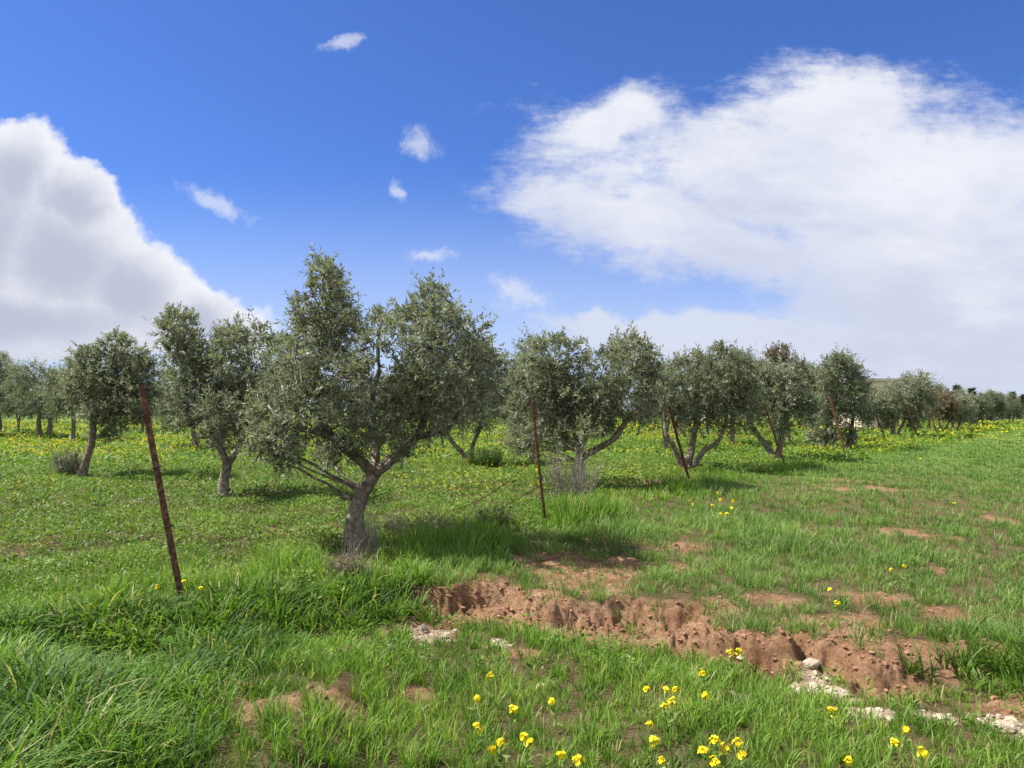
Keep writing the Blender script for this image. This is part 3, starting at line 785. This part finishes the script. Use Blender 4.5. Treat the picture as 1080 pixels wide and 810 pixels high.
# --- pale multi-stem olive at the third post
olive((722, 506), [
    [(722, 510, 9), (723, 494, 8), (724, 482, 7)],
    [(722, 486, 4), (711, 472, 3.4, -.1), (703, 458, 3, -.2), (700, 430, 1.8, -.1)],
    [(724, 482, 4.5), (731, 466, 4, .1), (733, 450, 3.5, .2), (735, 410, 2, .1)],
    [(726, 484, 4), (742, 476, 3.6, -.2), (757, 466, 3.2, -.3), (765, 447, 2.6, -.2), (770, 415, 1.6, 0)]],
    [(720, 388, 12), (738, 380, 10), (752, 376, 9), (768, 380, 10), (785, 388, 10), (705, 402, 13), (728, 402, 17), (752, 400, 18), (775, 404, 16), (792, 408, 10), (700, 422, 14), (720, 425, 17), (745, 424, 18), (770, 426, 17), (790, 430, 12),
     (708, 442, 11), (730, 443, 12), (755, 443, 12), (778, 446, 11), (795, 446, 8), (718, 455, 6), (762, 372, 6)],
    'olive tree with pale stems fanning out behind the steeply leaning post', LS=1.6, Y=20.2, depth=1.1)
# --- dark bent trunk at the fourth post
olive((816, 497), [
    [(816, 500, 9), (815, 486, 6), (810, 472, 4.5), (800, 460, 3.8), (793, 448, 3), (795, 425, 2)],
    [(818, 488, 5), (823, 468, 4), (826, 445, 3.4), (828, 410, 2)]],
    [(795, 398, 10), (810, 396, 11), (826, 398, 12), (842, 404, 11), (790, 415, 12), (808, 416, 15), (828, 418, 15), (846, 422, 12), (796, 434, 11), (816, 436, 13), (836, 440, 13), (850, 440, 9), (825, 452, 8), (856, 428, 8)],
    'olive tree with dark trunk bent to the left, by the fourth post', LS=1.8, Y=24.5, depth=1.0)
olive((832, 468), [[(832, 470, 3), (831, 450, 2.6), (828, 420, 2), (824, 390, 1.2)]],
    [(816, 374, 6), (826, 371, 7), (810, 384, 8), (822, 383, 10), (834, 382, 8), (842, 388, 7), (814, 396, 8), (830, 396, 9), (846, 398, 6), (815, 404, 9), (832, 405, 10), (845, 408, 8), (822, 418, 10), (838, 422, 9)],
    'brownish dry-topped tree rising behind the row of olives', LS=2.6, leafm='dry_leaf', name='dry_tree', leaf_per=13, tint=.5)
# --- upright bushy olive
olive((880, 483), [
    [(872, 486, 4), (870, 470, 3.6), (874, 445, 3), (882, 415, 2.2), (885, 390, 1.2)], [(890, 484, 3.5), (896, 465, 3), (900, 440, 2.2), (902, 410, 1.4)]],
    [(885, 380, 7), (878, 386, 9), (893, 386, 9), (870, 396, 9), (886, 398, 13), (902, 398, 10), (876, 412, 14), (896, 414, 14), (910, 410, 8), (868, 428, 11), (886, 430, 14), (904, 430, 11), (864, 446, 10), (880, 448, 12), (900, 448, 12), (912, 440, 8),
     (862, 460, 7), (876, 462, 7), (896, 462, 7), (866, 474, 5), (884, 476, 5)],
    'upright bushy olive leafy down to the ground, left of the pale house', LS=2.0, Y=31, depth=1.0)
# --- round grey olive
olive((943, 464), [[(943, 466, 3.6), (942, 452, 3), (944, 435, 2.4), (946, 415, 1.4)], [(943, 455, 2), (954, 444, 1.8), (962, 425, 1.2)]],
    [(926, 422, 6), (940, 414, 7), (954, 406, 9), (965, 404, 9), (976, 410, 8), (920, 430, 7), (934, 426, 9), (950, 420, 12), (968, 420, 11), (980, 424, 7), (924, 436, 9), (942, 436, 10), (960, 436, 10), (975, 438, 8), (935, 446, 6), (965, 448, 6), (972, 400, 5)],
    'round grey olive in front of the pale house', LS=2.3, Y=44, depth=1.5, leaf_per=14)
# --- small olives receding along the fence
for px, py, hw, top, lab in [(995, 458, 14, 418, 'small brownish olive right of the round grey olive'), (1008, 456, 14, 420, 'small dark-trunked olive among yellow flowers far down the fence'),
                             (1026, 450, 12, 420, 'little olive beside the braced far post'), (1048, 446, 12, 424, 'last little olive at the end of the fence')]:
    k = hw / 14.0; h = (py - top)
    cl = [(px + a * hw, top + b * h, 6 * k) for a, b in ((-.2, .08), (.3, .1), (-.6, .2), (0, .2), (.6, .22), (-.8, .34), (-.3, .34), (.3, .34), (.8, .36), (-.5, .46), (.1, .46), (.6, .48))]
    olive((px, py), [[(px, py + 1, 2), (px - 4, py - h * .25, 1.6), (px - 5, py - h * .6, 1)], [(px, py - 2, 1.5), (px + 6, py - h * .35, 1.2), (px + 7, py - h * .6, .8)]], cl, lab, LS=3.4, Y=gp(px, py)[1] + 4.5, leaf_per=12, leafm='olive_leaf' if px != 995 else 'dry_leaf', name='olive_tree', tint=.4)

# --- distant rows of the grove: three prototypes, copied
protos = []
for s_ in range(3):
    g0 = np.random.default_rng(40 + s_)
    cl = []
    for a in range(15):
        th = g0.random() * 6.28; q = math.sqrt(g0.random())
        cl.append((540 + math.cos(th) * q * 30, 402 + math.sin(th) * q * 20 - (6 if abs(math.cos(th) * q) < .5 else 0), g0.uniform(8, 12)))
    cl += [(540, 420, 12), (522, 414, 11), (558, 414, 11)]
    r = olive((540, 454.5), [[(540, 456, 3), (538, 440, 2.6), (533, 415, 1.8), (528, 398, 1)], [(539, 442, 2), (548, 422, 1.6), (556, 400, 1)]], cl, 'x', LS=3.2, leaf_per=12, tint=.40)
    protos.append(r)
def copy_tree(o):
    c = o.copy(); COL.objects.link(c)
    for ch in o.children:
        d = ch.copy(); COL.objects.link(d); d.parent = c
        for g2 in ch.children:
            e = g2.copy(); COL.objects.link(e); e.parent = d
    return c
spots = [(78, 38), (150, 52), (118, 60), (20, 55), (300, 44), (345, 60), (262, 62), (420, 46), (455, 64), (545, 42), (590, 60), (640, 48), (690, 62), (745, 46), (780, 66), (850, 56), (-30, 44), (180, 80), (60, 84), (380, 84), (500, 88), (620, 90), (720, 92), (240, 92), (800, 95), (895, 70), (960, 85), (1000, 95), (1085, 110), (1110, 90), (872, 46), (915, 56), (980, 60), (1012, 70), (1030, 78), (1048, 88), (1064, 98), (930, 74), (1076, 120), (702, 31), (772, 34), (856, 39), (556, 30)]
rs = np.random.default_rng(5)
for i, (px, Y) in enumerate(spots):
    o = protos[i] if i < 3 else copy_tree(protos[i % 3])
    xx = (px - CX) / F * Y
    o.location = (xx, Y, zat(xx, Y)); o.rotation_euler = (0, 0, rs.random() * 6.28); k = rs.uniform(.54, .72) if px < 870 else rs.uniform(.52, .62); o.scale = (k, k, k)
    o['group'] = 'distant olives in the back rows'
    o['label'] = 'small distant olive in the back rows of the grove'

# --- conifers on the right horizon
def conifer(px, top, Y, hw, label):
    b = np.array([(px - CX) / F * Y, Y, 0]); b[2] = zat(b[0], b[1]); H = at(px, top, Y)[2] - b[2]
    root = empty('conifer_tree', tuple(b)); tag(root, label, 'conifer', 'dark conifers on the right horizon')
    gw = Geo(b); gw.tube(np.array([b - (0, 0, .2), b + (0, 0, H * .5), b + (0, 0, H * .97)]), [.16, .1, .03], 8); link('trunk', gw.mesh('trunk', M['bark'], True), root)
    gl = Geo(b); n = 800; t = rng.random(n) ** 1.1; R = hw / F * Y
    az = rng.random(n) * 6.28; tier = .6 + .4 * np.abs(np.sin(t * 22))
    rr = R * .9 * (1 - t) ** 1.0 * tier * np.sqrt(rng.random(n)) * (1 + .3 * np.sin(az * 3 + px))
    p = b + np.stack([rr * np.cos(az), rr * np.sin(az), H * (.08 + .9 * t)], 1)
    d = unit(np.stack([np.cos(az), np.sin(az), rng.uniform(-.1, .7, n)], 1)); sd = unit(np.cross(d, rng.normal(size=(n, 3))))
    gl.leaves(p, d, sd, rng.uniform(.25, .55, n), rng.uniform(.08, .16, n), np.clip(rng.normal(.45, .2, n), 0, 1), .1)
    link('crown', gl.mesh('crown', M['far_leaf']), root)
for a in [(1010, 406, 75, 9, 'leftmost pointed conifer above the small olives'), (1025, 409, 80, 9, 'pointed conifer just right of the leftmost one'), (1040, 421, 95, 10, 'low dark conifer behind the braced post'),
          (1056, 424, 110, 11, 'low rounded conifer at the end of the fence'), (1068, 413, 100, 8, 'slim pointed conifer near the right edge'), (1080, 416, 105, 10, 'conifer cut by the right edge of the photo')]:
    conifer(*a)

# ------------------------------------------------------------------ pale house behind the olives
def house():
    Y = 62; x0 = (908 - CX) / F * Y; x1 = (948 - CX) / F * Y; zt = at(925, 402, Y)[2]
    e = empty('house', ((x0 + x1) / 2, Y + 3, 0)); tag(e, 'pale flat-roofed house half hidden behind the round grey olive', 'house')
    w = (x1 - x0) / 2
    def part(name, m, boxes, parent):
        bm = bmesh.new()
        for b in boxes: add_box(bm, *b)
        me = bpy.data.meshes.new(name); bm.to_mesh(me); bm.free(); me.materials.append(m); return link(name, me, parent)
    part('wall', M['plaster'], [(-w, w, -3, 3, -.3, zt)], e)
    part('roof', M['roofing'], [(-w - .15, w + .15, -3.15, 3.15, zt + .002, zt + .22)], e)
    for cx_ in (-w * .45, w * .4):
        f = part('window', M['roofing'], [(cx_ - .5, cx_ + .5, -3.06, -3.003, 1.1, 2.3)], e)
        part('pane', M['glass'], [(cx_ - .42, cx_ + .42, -3.075, -3.063, 1.18, 2.22)], f)
    o = part('door', M['rust'], [(-.2, .7, -3.06, -3.003, 0, 2.05)], e)
house()

# ------------------------------------------------------------------ bushes and fallen wood
def bush(base_px, n, hpx, spread_px, label, leafn, leaf_m, LS=1.0, r=.006, name='dry_bush', tint=.5, fan=.7):
    b = gp(*base_px); b[2] = zat(b[0], b[1]); Y = b[1]; H = hpx / F * Y; S = spread_px / F * Y
    e = empty(name, tuple(b)); tag(e, label, 'bush')
    gt = Geo(b); gl = Geo(b)
    for i in range(n):
        a = rng.random() * 6.28; q = math.sqrt(rng.random()); h = H * rng.uniform(.45, 1.05)
        tip = b + np.array([math.cos(a) * q * S, math.sin(a) * q * S * .8, h]); root_ = b + np.array([math.cos(a) * q * S * fan * .5, math.sin(a) * q * S * .3, -.03])
        mid = root_ * .5 + tip * .5 + np.array([math.cos(a), math.sin(a), .3]) * .04 + rng.normal(0, .03, 3)
        c = curve([root_, mid, tip], 5, .015); gt.tube(c, np.linspace(r, r * .3, len(c)), 4, cap=False)
        for k in range(2):
            s0 = c[rng.integers(3, len(c) - 2)]; t1 = s0 + unit(tip - root_) * .18 + rng.normal(0, .09, 3)
            gt.tube(np.stack([s0, (s0 + t1) / 2 + rng.normal(0, .01, 3), t1]), [r * .5, r * .35, r * .2], 3, cap=False)
        m = leafn
        if m:
            t = rng.uniform(.2, 1, m); pos = c[(t * (len(c) - 1)).astype(int)] + rng.normal(0, .03, (m, 3))
            d = unit(rng.normal(size=(m, 3)) + [0, 0, .6]); sd = unit(np.cross(d, rng.normal(size=(m, 3))))
            L = rng.uniform(.03, .055, m) * LS; gl.leaves(pos, d, sd, L, L * .28, np.clip(rng.normal(tint, .2, m), 0, 1))
    link('stems', gt.mesh('stems', M['twig']), e)
    if leafn: link('foliage', gl.mesh('foliage', M[leaf_m]), e)
bush((604, 540), 90, 72, 34, 'dry grey twiggy bush between the second post and an olive trunk', 14, 'olive_leaf', 1.1)
bush((70, 503), 60, 28, 14, 'small grey bush growing at the foot of the leaning olive', 26, 'olive_leaf', 1.7, .005, 'small_bush', .6)
bush((510, 494), 50, 20, 22, 'dark green clump beside the V-shaped olive stems', 40, 'weeds', 2.0, .004, 'green_clump', .15)
bush((520, 562), 40, 26, 16, 'dark leafy weed clump left of the second post', 40, 'weeds', 1.2, .004, 'weed_clump', .2)
bush((386, 592), 40, 62, 16, 'thin grey dead stalks around the big olive trunk', 3, 'olive_leaf', 1.0, .005, 'dry_stalks')
bush((366, 618), 46, 30, 14, 'low brown dead weed left of the big trunk', 10, 'dry_leaf', 1.0, .004, 'dead_weed')
bush((440, 572), 60, 34, 40, 'brown dry weeds in the shade right of the big trunk', 8, 'dry_leaf', 1.0, .004, 'dry_weeds')

b = ongr(388, 588, .05); gg = Geo(b)
c, r = curve([ongr(388, 589, .06), ongr(420, 586, .08), ongr(455, 583, .06), ongr(490, 579, .09), ongr(522, 574, .05)], 7, .02, [.028, .024, .02, .014, .006]); gg.tube(c, r, 8, .08)
for k in (9, 15, 20, 24):
    e_ = c[k] + rng.normal(0, .12, 3) + (.1, 0, .1); gg.tube(curve([c[k], (c[k] + e_) / 2 + (0, 0, .03), e_], 4, .01), .006, 5)
o = link('fallen_branch', gg.mesh('fallen_branch', M['deadwood'], True)); o.location = tuple(b); tag(o, 'grey fallen branch lying on the ground right of the big trunk', 'branch')

# ------------------------------------------------------------------ yellow flowers near enough to count
PLANTS = [
    ([(755, 782), (765, 789), (778, 783), (782, 796), (742, 792), (755, 803)], -.22, 'largest clump of yellow flowers, six heads at the bottom edge right of centre'),
    ([(703, 727), (713, 728), (709, 740), (701, 746)], -.22, 'four yellow flower heads bunched together in the centre foreground'),
    ([(682, 727)], -.22, 'single yellow flower just left of the bunched four heads'),
    ([(685, 764)], -.22, 'single yellow flower below the bunched four heads'),
    ([(690, 783), (698, 802)], -.22, 'big yellow flower head with a smaller one under it, left of the largest clump'),
    ([(744, 733)], -.22, 'single yellow flower between the bunched four heads and the grey stone'),
    ([(740, 710)], -.24, 'faint small yellow flower right in front of the soil bank'),
    ([(552, 777), (559, 783)], -.22, 'pair of touching yellow flowers near the bottom edge left of centre'),
    ([(520, 790), (528, 783)], -.22, 'pair of pale yellow flowers left of the touching pair'),
    ([(592, 797), (610, 802)], -.22, 'two yellow flowers on the bottom edge in the middle'),
    ([(582, 740)], -.22, 'single large yellow flower in the middle foreground'),
    ([(542, 748)], -.22, 'yellow flower just left of the single large one'),
    ([(517, 713)], -.22, 'upright single yellow flower in grass below the gravel patch'),
    ([(503, 737), (503, 768)], -.22, 'two small yellow flowers one above the other, leftmost in the foreground'),
    ([(770, 688), (779, 687)], -.2, 'two tiny yellow flowers against the red soil bank'),
    ([(877, 750)], -.22, 'yellow flower in front of the flat white rock'),
    ([(956, 771), (943, 784)], -.22, 'two yellow flowers in grass on the lower right'),
    ([(973, 794)], -.22, 'rightmost yellow flower on the bottom edge'),
    ([(895, 802)], -.22, 'yellow flower at the bottom edge below the flat white rock'),
    ([(756, 520), (760, 527), (773, 529), (752, 533), (760, 542), (767, 542), (772, 536)], 0, 'spreading group of yellow flowers in dark grass right of the steeply leaning post'),
    ([(727, 529), (731, 532)], 0, 'pair of yellow flowers left of the spreading group'),
    ([(194, 614), (212, 621)], 0, 'two yellow-green flowers right at the foot of the nearest post'),
    ([(166, 619)], 0, 'small yellow flower left of the foot of the nearest post'),
    ([(883, 636), (875, 622)], 0, 'two small yellow flowers in the crop above the bare soil'),
    ([(940, 601), (954, 597)], 0, 'pale yellow flowers standing in the middle of the crop')]
for heads, z0, lab in PLANTS:
    hh = .20 if z0 < 0 else .24
    P = []
    for px, py in heads: P.append(gp(px, py, z0 + hh) )
    c = np.mean(P, 0); c[2] = 0; zz = zat(c[0], c[1])
    P = []
    for px, py in heads:
        p = gp(px, py, zz + hh * rng.uniform(.9, 1.1)); P.append(p)
    b = np.array([np.mean([p[0] for p in P]), np.mean([p[1] for p in P]) + .02, 0]); b[2] = zat(b[0], b[1])
    e = empty('yellow_flower', tuple(b)); tag(e, lab, 'flower', 'yellow wildflowers')
    far = b[1] > 9
    for p in P:
        gs = Geo(b); rt = b + np.array([*(rng.normal(0, .015, 2)), -.02]); 
        if np.linalg.norm(p[:2] - b[:2]) > .25: rt = np.array([p[0] + .03, p[1] + .03, zat(p[0], p[1]) - .02])
        cpts = curve([rt, (rt + p) / 2 + rng.normal(0, .015, 3), p], 5); gs.tube(cpts, np.linspace(.0028, .0016, len(cpts)), 5)
        n = 7; k = rng.integers(2, len(cpts) - 2, n); az = rng.random(n) * 6.28
        d = unit(np.stack([np.cos(az), np.sin(az), rng.uniform(.1, .8, n)], 1)); sd = unit(np.cross(d, rng.normal(0, .3, (n, 3)) + [0, 0, 1])); L = rng.uniform(.03, .07, n)
        gs.leaves(cpts[k], d, sd, L, L * .3, rng.random(n)); link('stem', gs.mesh('stem', M['stalk']), e)
        gf = Geo(b); R = rng.uniform(.014, .024) * (1.1 if far else 1.0 if z0 < 0 else .75)
        nf = 14
        fc = p + unit(rng.normal(size=(nf, 3)) + [0, 0, .5]) * R * rng.uniform(.3, 1.1, nf)[:, None]
        nrm = unit(fc - p + [0, 0, .4 * R]); u_ = unit(np.cross(nrm, rng.normal(size=(nf, 3)))); v_ = np.cross(nrm, u_)
        for a in range(4):
            dd = unit(u_ * math.cos(a * PI / 2) + v_ * math.sin(a * PI / 2) + nrm * .25); ss = np.cross(nrm, dd)
            Lp = rng.uniform(.010, .016, nf) * (1.3 if far else 1); gf.leaves(fc, dd, unit(ss), Lp, Lp * .95, rng.random(nf), .05)
        link('flower_head', gf.mesh('flower_head', M['petal']), e)

# ------------------------------------------------------------------ sun and sky
SUN_AZ = math.radians(-86); SUN_EL = math.radians(54)      # azimuth from +Y, clockwise
sd = Vector((math.sin(SUN_AZ) * math.cos(SUN_EL), math.cos(SUN_AZ) * math.cos(SUN_EL), math.sin(SUN_EL)))
sl = bpy.data.lights.new('sun', 'SUN'); sl.energy = 5.0; sl.angle = math.radians(.5); sl.color = (1, .955, .88)
so = bpy.data.objects.new('sun', sl); COL.objects.link(so); so.rotation_euler = (-sd).to_track_quat('-Z', 'Y').to_euler(); so.location = (-20, 10, 30)

def build_world():
    w = bpy.data.worlds.new('World'); sc.world = w; w.use_nodes = True
    nt = w.node_tree; ns = nt.nodes; lk = nt.links; ns.clear()
    out = ns.new('ShaderNodeOutputWorld'); bg = ns.new('ShaderNodeBackground'); bg.inputs[1].default_value = .055; lk.new(bg.outputs[0], out.inputs[0])
    sky = ns.new('ShaderNodeTexSky'); sky.sky_type = 'NISHITA'; sky.sun_disc = False; sky.sun_elevation = SUN_EL; sky.sun_rotation = SUN_AZ % (2 * PI)
    sky.altitude = 300; sky.air_density = 1.0; sky.dust_density = .4; sky.ozone_density = 3.0
    tc = ns.new('ShaderNodeTexCoord')
    def inp(s, v):
        if hasattr(v, 'links'): lk.new(v, s)
        else: s.default_value = v
    def math_(op, a, b=0.0, c=None, clamp=False):
        n = node(ns, 'ShaderNodeMath', operation=op); n.use_clamp = clamp; inp(n.inputs[0], a); inp(n.inputs[1], b)
        if c is not None: inp(n.inputs[2], c)
        return n.outputs[0]
    def vmath(op, a, b=None):
        n = node(ns, 'ShaderNodeVectorMath', operation=op); inp(n.inputs[0], a)
        if b is not None: inp(n.inputs[1], b)
        return n.outputs['Value'] if op == 'LENGTH' else n.outputs[0]
    def mr(v, a, b, c=0.0, d=1.0, smooth=True):
        n = ns.new('ShaderNodeMapRange'); n.interpolation_type = 'SMOOTHSTEP' if smooth else 'LINEAR'; inp(n.inputs[0], v)
        for i, q in enumerate((a, b, c, d)): n.inputs[i + 1].default_value = q
        return n.outputs[0]
    def mix(f, a, b, blend='MIX'):
        x = node(ns, 'ShaderNodeMix', data_type='RGBA', blend_type=blend); inp(x.inputs['Factor'], f)
        for k, v in ((6, a), (7, b)):
            if hasattr(v, 'links'): lk.new(v, x.inputs[k])
            else: x.inputs[k].default_value = (*v, 1)
        return x.outputs[2]
    def noise(vec, scale, detail=6, rough=.55, color=False):
        n = ns.new('ShaderNodeTexNoise'); n.inputs['Scale'].default_value = scale; n.inputs['Detail'].default_value = detail; n.inputs['Roughness'].default_value = rough
        lk.new(vec, n.inputs['Vector']); return n.outputs['Color' if color else 0]
    sep = ns.new('ShaderNodeSeparateXYZ'); lk.new(tc.outputs['Generated'], sep.inputs[0])
    yy = math_('MAXIMUM', sep.outputs[1], .05)
    u = math_('DIVIDE', sep.outputs[0], yy); v = math_('DIVIDE', sep.outputs[2], yy)
    cmb = ns.new('ShaderNodeCombineXYZ'); lk.new(u, cmb.inputs[0]); lk.new(v, cmb.inputs[1])
    uv = cmb.outputs[0]
    # turbulent warp of the cloud outlines
    n1 = vmath('SUBTRACT', noise(uv, 5.5, 7, .62, True), (.5, .5, .5))
    wc = node(ns, 'ShaderNodeVectorMath', operation='MULTIPLY'); lk.new(n1, wc.inputs[0]); wc.inputs[1].default_value = (.15, .11, 0)
    uvc = vmath('ADD', uv, wc.outputs[0])
    n2 = vmath('SUBTRACT', noise(uv, 14, 8, .62, True), (.5, .5, .5))
    ws = node(ns, 'ShaderNodeVectorMath', operation='MULTIPLY'); lk.new(n2, ws.inputs[0]); ws.inputs[1].default_value = (.06, .05, 0)
    uvs = vmath('ADD', uv, ws.outputs[0])
    def uvp(px, py): d = ray(px, py); return d[0] / d[1], d[2] / d[1]
    def ell(vec, px, py, rx, ry, rot=0):
        c = uvp(px, py); m = ns.new('ShaderNodeMapping'); m.vector_type = 'TEXTURE'; lk.new(vec, m.inputs[0])
        m.inputs[1].default_value = (c[0], c[1], 0); m.inputs[2].default_value = (0, 0, math.radians(rot)); m.inputs[3].default_value = (rx / F, ry / F, 1)
        return math_('SUBTRACT', 1.0, vmath('LENGTH', m.outputs[0]))
    def union(vec, L, k=.12):
        o = None
        for e in L:
            f = ell(vec, *e)
            o = f if o is None else math_('SMOOTH_MAX', o, f, k)
        return o
    right = union(uvc, [(810, 180, 290, 100, -4), (970, 230, 290, 150, 0), (660, 222, 165, 56, -10), (880, 118, 140, 62, -8), (645, 125, 110, 42, 20), (1020, 330, 270, 140, 0), (745, 258, 235, 55, -9), (1080, 180, 180, 90, 0)])
    low = union(uvc, [(790, 356, 240, 27, -2), (690, 343, 130, 13, -4), (960, 370, 250, 60, 0), (1060, 330, 240, 100, 0)])
    left = union(uvs, [(-40, 250, 160, 135, 0), (60, 270, 118, 100, -35), (15, 190, 66, 82, -30), (140, 310, 102, 66, -28), (215, 345, 85, 48, -20), (75, 215, 76, 54, -40), (0, 340, 310, 50, 0)], .15)
    small = union(uvs, [(232, 214, 52, 14, -24), (438, 150, 30, 21, -20), (418, 200, 11, 15, 30), (545, 310, 44, 22, -12), (452, 268, 36, 10, 0), (362, 46, 32, 10, 20)])
    wis = noise(uv, 3.2, 10, .68); st = node(ns, 'ShaderNodeVectorMath', operation='MULTIPLY'); lk.new(uv, st.inputs[0]); st.inputs[1].default_value = (1, 2.6, 1)
    wis2 = noise(st.outputs[0], 9, 9, .7)
    lown = noise(st.outputs[0], 4.5, 8, .6)
    fine = noise(uvs, 30, 9, .68)
    streak = noise(st.outputs[0], 3.4, 9, .66)
    cr = mr(math_('ADD', math_('ADD', math_('ADD', right, math_('MULTIPLY', math_('SUBTRACT', streak, .5), 1.1)), math_('MULTIPLY', math_('SUBTRACT', wis2, .5), 1.15)), math_('MULTIPLY', math_('SUBTRACT', fine, .5), .38)), -.06, .62)
    cl_ = mr(math_('ADD', low, math_('MULTIPLY', math_('SUBTRACT', wis2, .5), .6)), -.12, .4)
    cleft = mr(math_('ADD', left, math_('MULTIPLY', math_('SUBTRACT', noise(uvs, 24, 9, .66), .5), .42)), .0, .20)
    cs = mr(math_('ADD', small, math_('MULTIPLY', math_('SUBTRACT', noise(uvs, 30, 9, .68), .5), 2.3)), .0, 1.0, 0, .58)
    # sky colour: deepen blue, pale towards the horizon
    skyc = mix(1.0, sky.outputs[0], (.54, .78, 1.34), 'MULTIPLY')
    hz = mr(v, .0, .33, 1.0, .0)
    skyc = mix(math_('MULTIPLY', hz, .72), skyc, (5.6, 6.4, 8.3))
    # cloud colours: sunlit tops, greyer bodies
    S0 = 8.3
    white = (S0 * .93, S0 * .945, S0 * 1.0); lav = (S0 * .64, S0 * .69, S0 * .86); grey = (S0 * .54, S0 * .58, S0 * .72)
    rshade = mr(math_('ADD', math_('MULTIPLY', math_('SUBTRACT', .32, v), 1.4), math_('MULTIPLY', math_('SUBTRACT', lown, .5), 1.3)), -.25, .42)
    rcol = mix(rshade, white, lav)
    c = mix(math_('MULTIPLY', cl_, .85), skyc, (S0 * .74, S0 * .78, S0 * .90))
    c = mix(math_('MULTIPLY', cr, .95), c, rcol)
    lsh = mr(math_('ADD', left, math_('MULTIPLY', math_('SUBTRACT', noise(uvc, 9, 9, .66), .5), .8)), .02, .85)
    lbase = mr(v, .12, .05)       # paler again beneath the cloud base
    lcol = mix(lsh, white, grey); lcol = mix(math_('MULTIPLY', lbase, .8), lcol, (S0 * .60, S0 * .655, S0 * .79))
    c = mix(cleft, c, lcol)
    c = mix(cs, c, (S0 * .86, S0 * .89, S0 * .97))
    # the rest of the sky dome, overhead and behind the camera: bright broken cloud, added out of view to raise the fill light
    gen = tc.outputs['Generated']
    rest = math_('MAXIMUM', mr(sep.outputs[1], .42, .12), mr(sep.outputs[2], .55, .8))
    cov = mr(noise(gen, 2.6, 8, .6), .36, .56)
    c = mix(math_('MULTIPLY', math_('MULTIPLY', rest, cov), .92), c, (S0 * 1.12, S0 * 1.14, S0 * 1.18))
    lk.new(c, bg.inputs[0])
build_world()

# ------------------------------------------------------------------ render settings
sc.render.engine = 'CYCLES'
sc.view_settings.view_transform = 'Standard'; sc.view_settings.look = 'None'; sc.view_settings.exposure = 1.1; sc.view_settings.gamma = 1
sc.cycles.max_bounces = 6; sc.cycles.diffuse_bounces = 3; sc.cycles.transmission_bounces = 3
